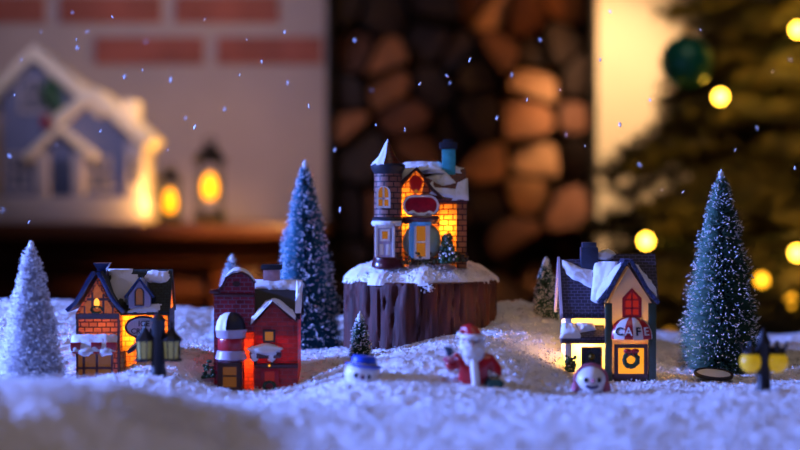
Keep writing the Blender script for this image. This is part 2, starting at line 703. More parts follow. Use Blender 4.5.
buried_disc('dark rimmed round stand with snow at the foot of the dark green tree', 714, 375, 122.5, 1.5, (.16, .05, 0))
buried_disc('dark rimmed round stand with snow at the foot of the teal tree', 333, 357, 133, 1.4, (.3, -.25, 0))

# ------------------------------------------------------------------ stump
BARK = mat('stump bark', '#4c1a0e', .7, var=.55, vscale=.9, bump=1.0, bscale=2.0, stretch=(2.2, 2.2, .35))
CUT = mat('cut wood', '#9a6b46', .7, var=.4)
st = thing('wood_stump', 'dark reddish-brown round wood stump carrying the turreted house', 'stump', (1.75, 134.6, 0))


def bark_r(a, z):
    c, s_ = math.cos(a), math.sin(a)
    v = noise.noise(Vector((c * 5.5, s_ * 5.5, z * .1))) * .030 + noise.noise(Vector((c * 14, s_ * 14, z * .16))) * .022
    crack = noise.noise(Vector((c * 9 + 30, s_ * 9, z * .12)))
    return 1 + v - (.05 * max(0, .14 - abs(crack)) / .14)


prof = [(6.55, z) for z in np.linspace(.3, 7.8, 22)]
MB().lathe(prof + [(6.4, 8.0)], 220, wob=bark_r).build('bark', BARK, st, smooth=50)
MB().lathe([(6.42, 7.95), (6.2, 8.03), (3, 8.02), (0, 8.02)], 90).build('cut_top', CUT, st, smooth=40)


def stump_snow():
    n = 150
    xs = np.linspace(-6.9, 6.9, n)
    X, Y = np.meshgrid(xs, xs)
    r = np.sqrt(X ** 2 + Y ** 2)
    a = np.arctan2(Y, X)
    lim = 6.25 + .45 * np.sin(a * 5 + 1) * np.cos(a * 3) + .25 * np.sin(a * 11)
    k = np.clip((lim - r) / 1.5, 0, 1)
    H = np.sqrt(k) * .6 + np.clip((lim - r) / 2.6, 0, 1) * 1.0
    H = H + (bumps(X + 9, Y + 77) * .8) * (k > 0)
    H = np.where(r < lim, np.maximum(H, 0.02), -.25)
    V = np.c_[X.ravel(), Y.ravel(), H.ravel()]
    i = (np.arange(n - 1)[:, None] * n + np.arange(n - 1)[None])
    keep = (r < lim + .15)
    kk = (keep[:-1, :-1] & keep[1:, :-1] & keep[:-1, 1:] & keep[1:, 1:]).ravel()
    i = i.ravel()[kk]
    T = np.r_[np.c_[i, i + 1, i + n + 1], np.c_[i, i + n + 1, i + n]]
    q = rng.uniform(0, 2 * PI, 2600); rr = np.sqrt(rng.random(2600)) * 6.5
    fx, fy = np.cos(q) * rr, np.sin(q) * rr
    kz = np.clip((6.3 - rr) / 1.5, 0, 1)
    fz = np.sqrt(kz) * .6 + np.clip((6.3 - rr) / 2.6, 0, 1) * 1.0 + bumps(fx + 9, fy + 77) * .8 + .06
    V2, T2 = flakes_np(np.c_[fx, fy, fz], .13, rng)
    # a clump that slipped over the front edge
    q = rng.normal(size=(60, 3)) * np.array([.22, .08, .18]) + np.array([.6, -6.5, -.42])
    V3, T3 = flakes_np(q, .16, rng)
    me = np_mesh('stump_snow', np.r_[V, V2, V3], np.r_[T, T2 + len(V), T3 + len(V) + len(V2)], SNOW)
    o = bpy.data.objects.new('stump_snow', me)
    C.objects.link(o)
    o.location = Vector((1.75, 134.6, 8.03)) * S
    tag(o, 'thick layer of fluffy artificial snow on top of the wood stump', 'snow', kind='stuff')


stump_snow()

# ------------------------------------------------------------------ ceramic houses
NAVY = mat('glaze navy', '#24386b', .25, var=.25, vscale=1.5, coat=.5)
SLATE = mat('glaze slate roof', '#2c2a44', .6, brick=(.5, .3, '#565070', .03), bump=.5)  # lighter joint colour paints highlights along the shingle bottoms
DKGREEN = mat('glaze dark roof', '#223230', .6, brick=(.45, .28, '#0e1414', .045))
CHAR = mat('glaze charcoal', '#191a26', .55)
TILE = mat('glaze red tile', '#7c2410', .4, brick=(.42, .28, '#3a160e', .05))
DKRED = mat('glaze oxblood', '#4a1a1e', .3, coat=.4)
RED = mat('glaze red', '#b3202c', .3, coat=.4)
BROWN = mat('glaze brown', '#3d2018', .4, coat=.3)
WHITE = mat('glaze white', '#e6e2e0', .3, coat=.4)
LILAC = mat('glaze lilac', '#b9aec6', .35, coat=.3)
TEALG = mat('glaze teal', '#45a4a8', .3, var=.2, coat=.4)
SAGE = mat('glaze sage', '#94ac98', .35, coat=.3)
BLUEG = mat('glaze sky blue', '#6cc0f0', .3, coat=.3)
LEAF = mat('glaze leaf green', '#1f4a2c', .35, var=.4, coat=.3)
DGREEN = mat('glaze pilaster green', '#39493a', .4, coat=.3)
PINK = mat('glaze pink', '#c89a9c', .4, var=.2)
AMBER = mat('window amber', '#8a5a20', .25, emit='#e08a24', estr=.32)
AMBERD = mat('window amber dim', '#6a4420', .25, emit='#c87830', estr=.16)
YELLOWP = mat('window yellow', '#c88a20', .25, emit='#ffa51c', estr=.95)
REDO = mat('ornament red', '#a01818', .3, emit='#d02010', estr=.08)
REDP = mat('window red', '#b02010', .3, emit='#e03010', estr=.35)
DARKP = mat('window dark', '#0d0a08', .2)
BRICK1 = mat('brick tan', '#a8715c', .5, var=.2, vscale=2, brick=(.66, .4, '#43262a', .055), transl=.28, tcol='#ffc070')
BRICK1Y = mat('brick gold', '#e0a850', .5, var=.2, vscale=2, brick=(.66, .4, '#a05a20', .05), transl=.45, tcol='#ffd070')
BRICK2 = mat('brick red', '#a8263a', .45, var=.2, vscale=2, brick=(.62, .34, '#8f6478', .04), transl=.25, tcol='#ff6a28')
BRICK2L = mat('brick orange red', '#cc3a34', .45, var=.2, vscale=2, brick=(.8, .34, '#a8484a', .045), transl=.16, tcol='#ff8a40')
BRICK3 = mat('brick rose', '#a87466', .5, var=.2, vscale=2, brick=(.8, .46, '#301a1e', .06), transl=.16, tcol='#ff9a40')
BRICK3G = mat('brick amber', '#d0985a', .5, var=.25, vscale=2, brick=(.8, .46, '#5a2c14', .06), transl=.42, tcol='#ffd070')
PLASTER = mat('plaster cream', '#e8ddc8', .45, transl=.34, tcol='#ffe6b0')
PLASTER2 = mat('plaster glow', '#f0d090', .5, transl=.55, tcol='#ffdc80')
WARM = (1.0, .66, .26)
HG = 'ceramic village houses'


def snowpart(parent, name, T, *patches, **kw):
    m = MB()
    for k, (P, n) in enumerate(patches):
        m.snow(P, n, T, seed=kw.get('seed', 0) + k * 3, rag=kw.get('rag', .12), nu=kw.get('nu', 20), nv=kw.get('nv', 14), fade=kw.get('fade', .25))
    return m.build(name, SNOWR, parent, smooth=70)


def quad(a, b, c, d):
    a, b, c, d = map(Vector, (a, b, c, d))
    return lambda u, v: (a * (1 - u) + b * u) * (1 - v) + (d * (1 - u) + c * u) * v


def qn(a, b, c, d):
    n = (Vector(b) - Vector(a)).cross(Vector(d) - Vector(a)).normalized()
    return n if n.z > 0 else -n


def patch(a, b, c, d):
    return (quad(a, b, c, d), qn(a, b, c, d))


# ---- ice cream shop -------------------------------------------------
def ice_cream_shop():
    Y0, x0, g = 120.5, 123, 384
    s = F / Y0
    X = lambda px: (px - x0) / s
    Z = lambda py: (g - py) / s
    h = thing('ceramic_ice_cream_shop', 'tan brick ceramic ice cream shop with navy gable beside the white tree', 'ceramic house', w(x0, g, Y0), math.radians(2), HG)
    # gable wing and recessed main block
    wing = [(X(76), -.6), (X(76), Z(313)), (X(97), Z(279)), (X(119.5), Z(315)), (X(119.5), -.6)]
    MB().prism(wing, 0, 4.4, caps=(1, 1), sides=(0, 1, 2, 3)).build('gable_wing', BRICK1, h)
    MB().prism([(1.3, -.6), (1.3, Z(314)), (3.2, Z(281)), (5.0, Z(314)), (5.0, -.6)], X(120), X(166), axis='x', sides=(0, 1, 2, 3)).build('main_walls', BRICK1Y, h)
    MB().box(X(165.5), X(167), 1.2, 5.05, -.6, Z(311)).build('side_wall', mat('brick glow cover', '#6a4638', .5, var=.2, brick=(.66, .4, '#2e1a18', .05)), h)  # opaque slab added to keep the bulb's glow off this side
    # gable roof, flared
    Lp = [(X(97), Z(273)), (X(91), Z(282)), (X(84), Z(295)), (X(78), Z(304)), (X(69), Z(312))]
    Rp = [(X(122.5), Z(313.5)), (X(114), Z(304)), (X(108), Z(295)), (X(102.5), Z(283)), (X(97), Z(273))]
    m = MB().strip(list(reversed(Lp)), .2, -.3, 4.4).strip(list(reversed(Rp)), .2, -.3, 4.4)
    m.build('gable_roof', DKGREEN, h)
    m = MB().strip(list(reversed(Lp)), .34, -.5, -.28).strip(list(reversed(Rp)), .34, -.5, -.28)
    m.build('bargeboard', NAVY, h, bevel=.03)
    # half-timbered gable with lit panels
    gp = [(X(80), Z(313)), (X(97), Z(284)), (X(115), Z(313))]
    MB().prism(gp, -.06, -.01).build('gable_panel', mat('gable panel', '#b56a34', .4, var=.3, vscale=3, emit='#ff8018', estr=.22), h)
    m = MB()
    m.box(X(76), X(119.5), -.18, 0, Z(319), Z(313.5))
    m.box(X(91.5), X(93.5), -.14, 0, Z(314), Z(292)).box(X(102.5), X(104.5), -.14, 0, Z(314), Z(294))
    m.box(X(87), X(108), -.14, 0, Z(300.5), Z(298))
    m.box(X(84), X(85.5), -.12, 0, Z(314), Z(306)).box(X(112), X(113.5), -.12, 0, Z(314), Z(306))
    m.build('timber_framing', DKRED, h)
    c = MB().prism(ellipse(X(97), Z(303), .2, .38), -.2, -.02).build('gable_light', mat('candle glow', '#ffd060', .4, emit='#ffb030', estr=1.6), h)
    m = MB()
    for k in range(26):
        a = R.uniform(0, 2 * PI)
        m.ball((X(97) + .42 * math.cos(a), -.17, Z(309.5) + .24 * math.sin(a)), R.uniform(.08, .13), 6, 4)
    m.build('greenery', LEAF, h, smooth=60)
    # main roof
    m = MB().prism([(.75, Z(316)), (1.5, Z(309)), (3.2, Z(276)), (5.0, Z(309)), (5.5, Z(315)), (5.3, Z(312)), (5.05, Z(305)), (3.2, Z(271)), (1.35, Z(305)), (.68, Z(312.5))], X(104), X(168), axis='x')
    m.build('main_roof', DKGREEN, h)
    a = lambda px, y, py: (X(px), y, Z(py))
    snowpart(h, 'roof_snow', .2,
             patch(a(108, 1.5, 303), a(136, 1.0, 309), a(134, 3.2, 270), a(100, 3.2, 270)),
             patch(a(133, 2.5, 284), a(166, 2.3, 288), a(168, 3.25, 270), a(138, 3.25, 270)),
             patch(a(124, .55, 313), a(163, .55, 313), a(161, 1.3, 304), a(126, 1.3, 304)), seed=3, rag=.16)
    # dormer
    d = MB().prism([(X(127), Z(309)), (X(127), Z(297)), (X(138), Z(281.5)), (X(149), Z(297)), (X(149), Z(309))], .72, 3.0).build('dormer', LILAC, h)
    m = MB().strip([(X(124.5), Z(299)), (X(138), Z(280)), (X(151.5), Z(299))], .2, .52, 3.2)
    m.build('dormer_roof', NAVY, d)
    window(d, archpoly(X(133.3), X(142.7), Z(306.5), Z(288.5)), .72, BROWN, AMBERD, .1)
    # sign
    sg = MB().prism(ellipse(X(141), Z(328.5), 1.32, .8), .98, 1.3).build('sign', mat('sign white', '#d6d2d4', .4), h)
    MB().ring(ellipse(X(141), Z(328.5), 1.42, .9), ellipse(X(141), Z(328.5), 1.26, .74), .92, 1.3).build('sign_rim', CHAR, sg)
    tm = MB()
    tm.add(text_mb('ICE', .62), Matrix.Translation((X(142), .96, Z(325))))
    tm.add(text_mb('CREAM', .58), Matrix.Translation((X(141), .96, Z(332.5))))
    tm.build('lettering', CHAR, sg)
    # slanted porch roof over the side door, snow on it
    Mx = Matrix.Translation((X(137), .75, Z(346))) @ Matrix.Rotation(math.radians(-34), 4, 'Y')
    p = MB().box(-1.0, 1.0, -.55, .6, -.14, .14, Mx).build('porch_roof', CHAR, h, bevel=.04)
    m = MB()
    m.snow(lambda u, v: Mx @ Vector((-.9 + 1.9 * u, -.5 + 1.1 * v, .14)), (-.3, 0, 1), .16, seed=8)
    m.build('porch_snow', SNOWR, p, smooth=70)
    dr = MB().box(X(134), X(150), 1.14, 1.3, -.5, Z(348)).build('side_door', BROWN, h, bevel=.03)
    MB().ball((X(147), 1.1, Z(366)), .08, 8, 6).build('door_knob', mat('brass', '#b08a3a', .3, metal=1), dr)
    MB().box(X(119.7), X(123.5), .2, 1.4, -.5, Z(352)).build('stair_wall', BRICK1Y, h)
    # chimney behind the gable
    ch = MB().box(X(93), X(102), 2.0, 2.8, Z(290), Z(269)).build('chimney', NAVY, h, bevel=.03)
    MB().prism([(X(93), Z(270)), (X(102), Z(270)), (X(106), Z(264)), (X(89), Z(264)), ], 1.85, 3.05).build('chimney_cap', NAVY, ch)
    # awning with snow and red scallops
    aw = MB().prism([(0.05, Z(336)), (-.75, Z(347)), (-.75, Z(350)), (.05, Z(345))], X(73), X(116), axis='x').build('awning', RED, h)
    m = MB()
    for px in (77.5, 98, 113):
        m.prism([(X(px) + .4 * math.cos(q), Z(346.5) + .5 * math.sin(q)) for q in [PI + PI * k / 10 for k in range(11)]] + [(X(px) + .4, Z(341.5)), (X(px) - .4, Z(341.5))], -.98, -.72)
    m.build('awning_scallop', RED, aw, bevel=.04)
    m = MB()
    m.snow(lambda u, v: Vector((X(71.5) + (X(117.5) - X(71.5)) * u, .1 - 1.12 * v, Z(334.5) - v * (Z(334.5) - Z(350)))), (0, -.45, 1), .26, seed=4, nu=24, nv=10, rag=.08, fade=.18)
    for k, px in enumerate((88, 107)):
        m.ball((X(px), -.86, Z(350.5)), .42, 12, 8, (1.5, .55, .8), .4, 2, k)
    m.build('awning_snow', SNOWR, aw, smooth=70)
    # shop window
    window(h, rect(X(76.5), X(113), Z(384), Z(352)), 0, DKRED, AMBERD, .15, cols=(X(84), X(97)), rows=(Z(368),), d=.24, mull=.18, name='shop_window')
    for px in (77, 118):
        MB().box(X(px) - .06, X(px) + .12, -.06, .1, -.5, Z(319)).build('corner_post', BROWN, h)
    light('ice cream shop bulb', 'POINT', h.matrix_world @ Vector((0, 0, 0)) if False else Vector(w(x0, g, Y0)) + Vector((X(136), 2.1, Z(330))), WARM, .26, .35)
    light('ice cream shop gable bulb', 'POINT', Vector(w(x0, g, Y0)) + Vector((X(100), 2.2, Z(330))), WARM, .14, .35)


ice_cream_shop()


# ---- red brick townhouse --------------------------------------------
def townhouse():
    Y0, x0, g = 119.5, 256, 393
    s = F / Y0
    X = lambda px: (px - x0) / s
    Z = lambda py: (g - py) / s
    a = lambda px, y, py: (X(px), y, Z(py))
    o0 = Vector(w(x0, g, Y0))
    h = thing('ceramic_townhouse', 'red brick ceramic townhouse with curved parapet and snowy dormer', 'ceramic house', o0, 0, HG)
    par = [(X(213.5), -.6), (X(213.5), Z(292)), (X(219), Z(290.5)), (X(223.5), Z(286)), (X(227), Z(279)), (X(233), Z(275)), (X(241), Z(274)), (X(248), Z(277)), (X(254), Z(284)), (X(254), Z(334)), (X(244.5), Z(334)), (X(244.5), -.6)]
    MB().prism(par, .2, .75, caps=(1, 1)).build('parapet_wall', BRICK2, h)
    MB().prism([(X(213.5), -.6), (X(213.5), Z(290)), (X(253), Z(290)), (X(253), -.6)], .75, 4.6, caps=(0, 1), sides=(0, 1)).build('tower_walls', BRICK2, h)
    m = MB()
    top = par[1:9]
    for sgn, th in ((1, .16),):
        m.strip([(p[0] * 1.0, p[1]) for p in top], th, .02, .85)
    m.box(X(209.5), X(219), .0, .9, Z(293.5), Z(290)).box(X(213), X(254), .08, .25, Z(297), Z(293.5))
    m.build('cornice', DKRED, h, bevel=.02)
    m = MB()
    m.snow(lambda u, v: Vector((X(224 + 31 * u), .0 + .9 * v, Z(281 - 10 * math.sin(PI * min(1, u * 1.02)) ** .7 + 3 * u) + .2)), (0, 0, 1), .17, seed=2, nu=24, nv=8, rag=.05)
    m.build('parapet_snow', SNOWR, h, smooth=70)
    MB().prism(ellipse(X(236), Z(284), .3, .2), .12, .2).build('parapet_ornament', BROWN, h)
    # round bay on the tower
    cx = X(231)
    b = MB().lathe([(1.0, -.5), (1.0, Z(361)), (1.0, Z(337))], 24, (cx, .25, 0), PI, 2 * PI).build('bay', BRICK2, h, smooth=60)
    MB().lathe([(1.02, Z(350)), (1.07, Z(348)), (1.07, Z(340)), (1.02, Z(338))], 24, (cx, .25, 0), PI, 2 * PI).build('bay_panel', RED, b, smooth=40)
    m = MB().lathe([(1.0, Z(338.5)), (1.16, Z(337.5)), (1.2, Z(332)), (1.24, Z(331)), (1.22, Z(329.5)), (1.0, Z(329))], 28, (cx, .25, 0), PI, 2 * PI)
    m.lathe([(1.0, Z(361)), (1.25, Z(359)), (1.2, Z(356)), (1.12, Z(351)), (1.0, Z(350.5))], 28, (cx, .25, 0), PI, 2 * PI)
    m.build('bay_moulding', LILAC, b, smooth=40)
    dome = MB().lathe([(1.12, Z(330)), (1.08, Z(325)), (.9, Z(319)), (.55, Z(314)), (.0, Z(312))], 24, (cx, .25, 0), PI, 2 * PI).build('bay_dome', CHAR, b, smooth=60)
    m = MB()
    m.lathe([(1.2, Z(330)), (1.2, Z(327)), (1.1, Z(321)), (.82, Z(316)), (.45, Z(313)), (.0, Z(312.4))], 16, (cx, .22, 0), PI * .98, PI * 1.42, wob=lambda q, z: 1 + .1 * noise.noise((q * 3, z * 2, 4)))
    m.build('dome_snow', SNOWR, dome, smooth=70)
    window(b, rect(X(220), X(241.5), Z(390), Z(362)), -.75, BROWN, AMBERD, .3, rows=(Z(375),), d=.2, mull=.12, name='bay_window')
    for px in (220, 241.5):
        MB().box(X(px) - .12, X(px) + .12, -.85, .2, -.5, Z(361)).build('bay_post', DKRED, b, bevel=.02)
    # right block
    MB().prism([(.55, -.6), (.55, Z(318)), (2.6, Z(287)), (4.6, Z(318)), (4.6, -.6)], X(253), X(297), axis='x', sides=(0, 1, 2, 3)).build('main_walls', BRICK2L, h)
    m = MB().prism([(.5, Z(320)), (.75, Z(315)), (2.6, Z(287)), (4.7, Z(318)), (5, Z(320)), (5, Z(316)), (2.6, Z(282)), (.6, Z(311)), (.42, Z(316))], X(250), X(300), axis='x')
    m.build('main_roof', CHAR, h)
    snowpart(h, 'roof_snow', .26, patch(a(246, 2.0, 291), a(300, 1.9, 292), a(301, 2.75, 281), a(246, 2.75, 281)),
             patch(a(294.5, .3, 313), a(301, .3, 313), a(301, 2.6, 281), a(294, 2.6, 281)), seed=5, rag=.1)
    # dormer gable flush with the facade
    d = MB().prism([(X(254), Z(336)), (X(254), Z(325)), (X(272), Z(303)), (X(293), Z(322)), (X(293), Z(336))], .3, 2.6).build('dormer', BRICK2L, h)
    MB().strip([(X(250), Z(326)), (X(255), Z(321)), (X(272), Z(302)), (X(290), Z(318)), (X(296), Z(322))], .24, .05, 2.6).build('dormer_roof', DKRED, d)
    snowpart(d, 'dormer_snow', .3, patch(a(250, -.05, 324), a(250, 1.3, 324), a(273, 1.3, 299), a(273, -.05, 299)),
             patch(a(271, -.05, 299), a(271, 1.3, 299), a(296, 1.3, 319.5), a(296, -.05, 319.5)), seed=9, rag=.07, fade=.2)
    window(d, rect(X(262.5), X(275), Z(343), Z(330)), .3, BROWN, AMBER, .16, name='dormer_window')
    # balcony loaded with snow
    bl = MB().box(X(250), X(281), -.55, .6, Z(358), Z(352)).build('balcony', DKRED, h, bevel=.04)
    m = MB()
    m.ball((X(265), -.1, Z(350)), 1.0, 30, 18, (1.3, .75, .46), .3, 2.2, 2)
    m.ball((X(254.5), -.3, Z(356)), .36, 12, 10, (1, .9, 1.1), .3, 2, 4).ball((X(271.5), -.3, Z(356.5)), .36, 12, 10, (1, .9, 1.1), .3, 2, 7)
    m.build('balcony_snow', SNOWR, bl, smooth=70)
    for px in (255, 272):
        MB().prism([(.3, Z(366)), (-.4, Z(358)), (.3, Z(358))], X(px) - .12, X(px) + .12, axis='x').build('bracket', CHAR, bl)
    # shopfront
    MB().box(X(253.5), X(297.5), .2, .6, Z(369), Z(364)).build('lintel', DKRED, h, bevel=.03)
    dr = MB().box(X(260), X(278), .38, .6, -.5, Z(369)).build('door', RED, h, bevel=.03)
    MB().box(X(264), X(274), .3, .4, Z(382), Z(372)).build('door_pane', mat('door glass', '#7a1c18', .3, emit='#d0301c', estr=.18), dr)
    m = MB()
    for k in range(40):
        q = R.uniform(0, 2 * PI)
        m.ball((X(269) + .42 * math.cos(q), .15, Z(387) + .36 * math.sin(q)), R.uniform(.09, .16), 6, 4)
    m.build('wreath', LEAF, dr, smooth=60)
    MB().ball((X(269), .16, Z(366)), .1, 8, 6).build('door_lamp', YELLOWP, h)
    for px0, px1 in ((253.5, 260), (280, 297)):
        MB().box(X(px0), X(px1), .3, .6, -.5, Z(369)).build('shopfront_pier', BRICK2L, h)
    MB().prism([(X(244), .6), (X(244), -.05), (X(253.5), -.05), (X(253.5), .6)], -.5, Z(333), axis='z', caps=(0, 1), sides=(0, 1, 2)).build('corner_pilaster', mat('glow brick', '#c8502a', .45, var=.3, brick=(.6, .3, '#8a2c1c', .05), transl=.5, tcol='#ffc080'), h)
    # chimney
    ch = MB().box(X(260.5), X(277), 2.3, 3.3, Z(296), Z(270)).build('chimney', PINK, h, bevel=.03)
    MB().box(X(258.5), X(279), 2.15, 3.45, Z(271), Z(266)).build('chimney_cap', CHAR, ch, bevel=.05)
    # shrub at the corner
    m = MB()
    for k in range(60):
        m.ball((X(208 + R.uniform(-6, 6)), R.uniform(-.2, .8), Z(378 - abs(R.gauss(0, 6)))), R.uniform(.08, .16), 6, 4)
    m.build('corner_shrub', LEAF, h, smooth=60)
    light('townhouse bulb', 'POINT', o0 + Vector((X(249), 1.3, Z(358))), (1, .64, .26), .085, .3)
    light('townhouse upper bulb', 'POINT', o0 + Vector((X(270), 2.6, Z(335))), (1, .46, .12), .10, .3)


townhouse()


# ---- turreted house on the stump ------------------------------------
def turret_house():
    Y0, x0, g = 130.2, 420, 264
    s = F / Y0
    X = lambda px: (px - x0) / s
    Z = lambda py: (g - py) / s
    a = lambda px, y, py: (X(px), y, Z(py))
    o0 = Vector(w(x0, g, Y0))
    h = thing('ceramic_turret_house', 'brick ceramic house with round snowy turret on top of the wood stump', 'ceramic house', o0, 0, HG)
    cx, cy, r = X(388), .75, 1.17
    t = MB().lathe([(r, -.4), (r, Z(170))], 40, (cx, cy, 0)).build('turret', BRICK3, h, smooth=60)
    MB().lathe([(1.38, -.3), (1.38, .1), (1.3, .22), (1.24, .5), (1.1, .52)], 40, (cx, cy, 0)).build('turret_base', DKRED, t, smooth=35)
    MB().lathe([(1.1, Z(175)), (1.22, Z(173)), (1.44, Z(168)), (1.46, Z(165)), (1.3, Z(163.5)), (.9, Z(163))], 40, (cx, cy, 0)).build('turret_eave', CHAR, t, smooth=35)
    cone = MB().lathe([(1.3, Z(165)), (.85, Z(160)), (.55, Z(154)), (.32, Z(147)), (.13, Z(141.5)), (.0, Z(139.5))], 30, (cx, cy, 0)).build('turret_roof', TILE, t, smooth=60)
    m = MB().lathe([(1.45, Z(165)), (1.3, Z(162)), (.8, Z(156)), (.48, Z(149)), (.22, Z(142)), (.0, Z(138.5))], 24, (cx, cy, 0), PI * .75, PI * 1.42, wob=lambda q, z: 1 + .14 * noise.noise((q * 2.5, z * 2.2, 1)))
    m.build('turret_snow', SNOWR, cone, smooth=70)
    m = MB().lathe([(1.1, Z(224)), (1.3, Z(222.5)), (1.34, Z(219)), (1.2, Z(217)), (1.1, Z(216.5))], 40, (cx, cy, 0))
    m.build('turret_band', CHAR, t, smooth=35)
    m = MB().lathe([(1.28, Z(226)), (1.42, Z(223.5)), (1.36, Z(221)), (1.22, Z(220.5))], 24, (cx, cy, 0), PI * 1.0, PI * 1.8, wob=lambda q, z: 1 + .05 * noise.noise((q * 5, z * 3, 2)))
    m.build('band_snow', SNOWR, t, smooth=70)
    yf = cy - r
    window(t, archpoly(X(376.5), X(390.5), Z(208), Z(186)), yf + .07, WHITE, AMBER, .17, cols=(X(383.5),), rows=(Z(198.5),), d=.2, mull=.16, name='arched_window')
    dr = MB().box(X(375.5), X(394.5), yf - .06, yf + .4, Z(257), Z(225)).build('door', LILAC, h, bevel=.05)
    m = MB()
    for p0, p1 in ((375, 378), (392, 395)):
        m.box(X(p0), X(p1), yf - .16, yf, Z(257), Z(225))
    m.box(X(375), X(395), yf - .16, yf, Z(228), Z(224.5))
    m.build('door_frame', WHITE, dr, bevel=.03)
    window(dr, rect(X(380), X(390), Z(241), Z(229)), yf - .05, WHITE, AMBER, .18, d=.12, name='door_window')
    m = MB()
    for p0, p1 in ((379.5, 384), (386, 390.5)):
        m.box(X(p0), X(p1), yf - .12, yf, Z(255), Z(244))
    m.build('door_panel', WHITE, dr, bevel=.03)
    # facade with gable
    MB().prism([(X(398), -.4), (X(398), Z(192)), (X(416), Z(170)), (X(440), Z(199)), (X(440), -.4)], .75, 4.6, sides=(0, 1, 2, 3)).build('facade', BRICK3G, h)
    MB().strip([(X(395), Z(194)), (X(406), Z(180)), (X(417), Z(169.5)), (X(424), Z(180)), (X(431), Z(190)), (X(441), Z(199))], .26, .45, 4.6).build('gable_roof', BROWN, h)
    o = MB().prism([(X(409), Z(181)), (X(411), Z(189)), (X(416), Z(194)), (X(421), Z(189)), (X(423), Z(181)), (X(420), Z(177)), (X(416), Z(175)), (X(412), Z(177))][::-1], .55, .78).build('gable_ornament', REDO, h, bevel=.06)
    MB().prism(ellipse(X(416), Z(191), .16, .16, 12), .48, .6).build('ornament_drop', AMBER, o)
    # oval sign
    sg = MB().prism(stadium(X(421), Z(205.5), 1.42, .78), .5, .8).build('sign', mat('sign crimson', '#b4142e', .3, var=.3, vscale=2.5, coat=.4), h, bevel=.03)
    MB().ring(stadium(X(421), Z(205.5), 1.52, .88), stadium(X(421), Z(205.5), 1.34, .70), .4, .8).build('sign_rim', WHITE, sg)
    m = MB()
    m.snow(lambda u, v: Vector((X(406 + 29 * u), .3 + .4 * v, Z(214.5) + .12 * math.sin(u * 9))), (0, -.2, 1), .25, seed=3, nu=20, nv=6, rag=.05)
    m.build('sign_snow', SNOWR, sg, smooth=70)
    # ledge
    m = MB()
    m.lathe([(1.45, Z(224)), (1.5, Z(222)), (1.62, Z(219.5)), (1.62, Z(217.5)), (1.45, Z(216)), (0, Z(215.8))], 30, (X(421), .85, 0), PI, 2 * PI, sy=.72)
    m.build('ledge', DKRED, h, smooth=35)
    # rounded sage bay with the blue and white shop window
    bay = MB().ball((X(422), .75, Z(242)), 1.0, 32, 20, (1.62, .8, 1.66)).build('bay', SAGE, h, smooth=70)
    yb = .75 - .74
    MB().box(X(409), X(414.5), yb - .1, .7, Z(258), Z(223)).build('bay_column', BLUEG, bay, bevel=.04)
    fr = window(bay, rect(X(414), X(430), Z(259), Z(223.5)), yb, WHITE, AMBER, .2, rows=(Z(242),), d=.2, mull=.14, name='bay_window')
    MB().box(X(425.5), X(430), yb - .24, yb, Z(259), Z(224)).build('shutter', WHITE, fr, bevel=.03)
    MB().box(X(412), X(431), yb - .24, .6, Z(226), Z(222)).build('window_head', BLUEG, fr, bevel=.03)
    # right wing
    MB().prism([(1.15, -.4), (1.15, Z(199)), (2.9, Z(178)), (4.6, Z(199)), (4.6, -.4)], X(440), X(464), axis='x', sides=(0, 1, 2, 3)).build('wing_walls', BRICK3G, h)
    MB().box(X(457), X(467), .8, 1.4, -.4, Z(203)).build('corner_pier', BRICK3G, h)
    MB().prism([(.55, Z(203)), (1.2, Z(195)), (2.9, Z(173)), (4.8, Z(199)), (4.8, Z(194)), (2.9, Z(168)), (1.05, Z(191)), (.5, Z(199))], X(421), X(467.5), axis='x').build('wing_roof', TILE, h)
    snowpart(h, 'roof_snow', .34,
             patch(a(396, 1.3, 183), a(414, .8, 171), a(446, 3.0, 165), a(402, 3.2, 162)),
             patch(a(400, 2.0, 174), a(445, 2.0, 172), a(446, 3.4, 161), a(400, 3.4, 161)),
             patch(a(419, 1.6, 186), a(428, .9, 201), a(440, .6, 206), a(434, 2.2, 178)), patch(a(424, 2.3, 178), a(442, 1.5, 190), a(460, 1.8, 186), a(446, 3.0, 166)), patch(a(432, 2.9, 168), a(466, 2.4, 176), a(467, 3.3, 168), a(432, 3.4, 165)), seed=11, rag=.09, fade=.2)
    snowpart(h, 'eave_snow', .3,
             patch(a(426, .9, 195), a(460, .45, 200), a(459, 1.2, 189), a(428, 1.4, 187)),
             patch(a(452, .42, 200), a(469, .42, 200), a(469, 2.2, 177), a(458, 1.8, 182)), seed=14, rag=.05, fade=.2)
    ch = MB().box(X(443), X(456.5), 2.4, 3.3, Z(182), Z(147)).build('chimney', TEALG, h, bevel=.03)
    MB().box(X(440.5), X(458.5), 2.25, 3.45, Z(148), Z(141)).build('chimney_cap', CHAR, ch, bevel=.08)
    MB().box(X(444), X(455), 2.5, 3.2, Z(141.5), Z(138)).build('chimney_pot', CHAR, ch, bevel=.05)
    # planting at the foot of the wall
    m = MB()
    for k in range(110):
        m.ball((X(R.uniform(396, 437)), R.uniform(-.3, .3), Z(264 - abs(R.gauss(0, 4)))), R.uniform(.08, .15), 6, 4)
    m.build('flower_bed', mat('russet leaves', '#5a3420', .5, ramp=('#4a1c18', '#3c4a26'), vscale=2.5), h, smooth=60)
    fir = MB()
    for k, (rz, rr) in enumerate(((0.0, .95), (.5, .82), (1.0, .62), (1.5, .42), (1.9, .26))):
        for j in range(15):
            q = R.uniform(0, 2 * PI)
            fir.ball((X(447) + rr * math.cos(q) * .8, .15 + rr * math.sin(q) * .6, .25 + rz + R.uniform(-.1, .2)), R.uniform(.14, .26), 7, 5, amp=.5, fr=3, seed=j)
        fir.lathe([(rr * .8, .1 + rz), (0, .75 + rz)], 12, (X(447), .15, 0))
    f = fir.build('fir', LEAF, h, smooth=60)
    m = MB()
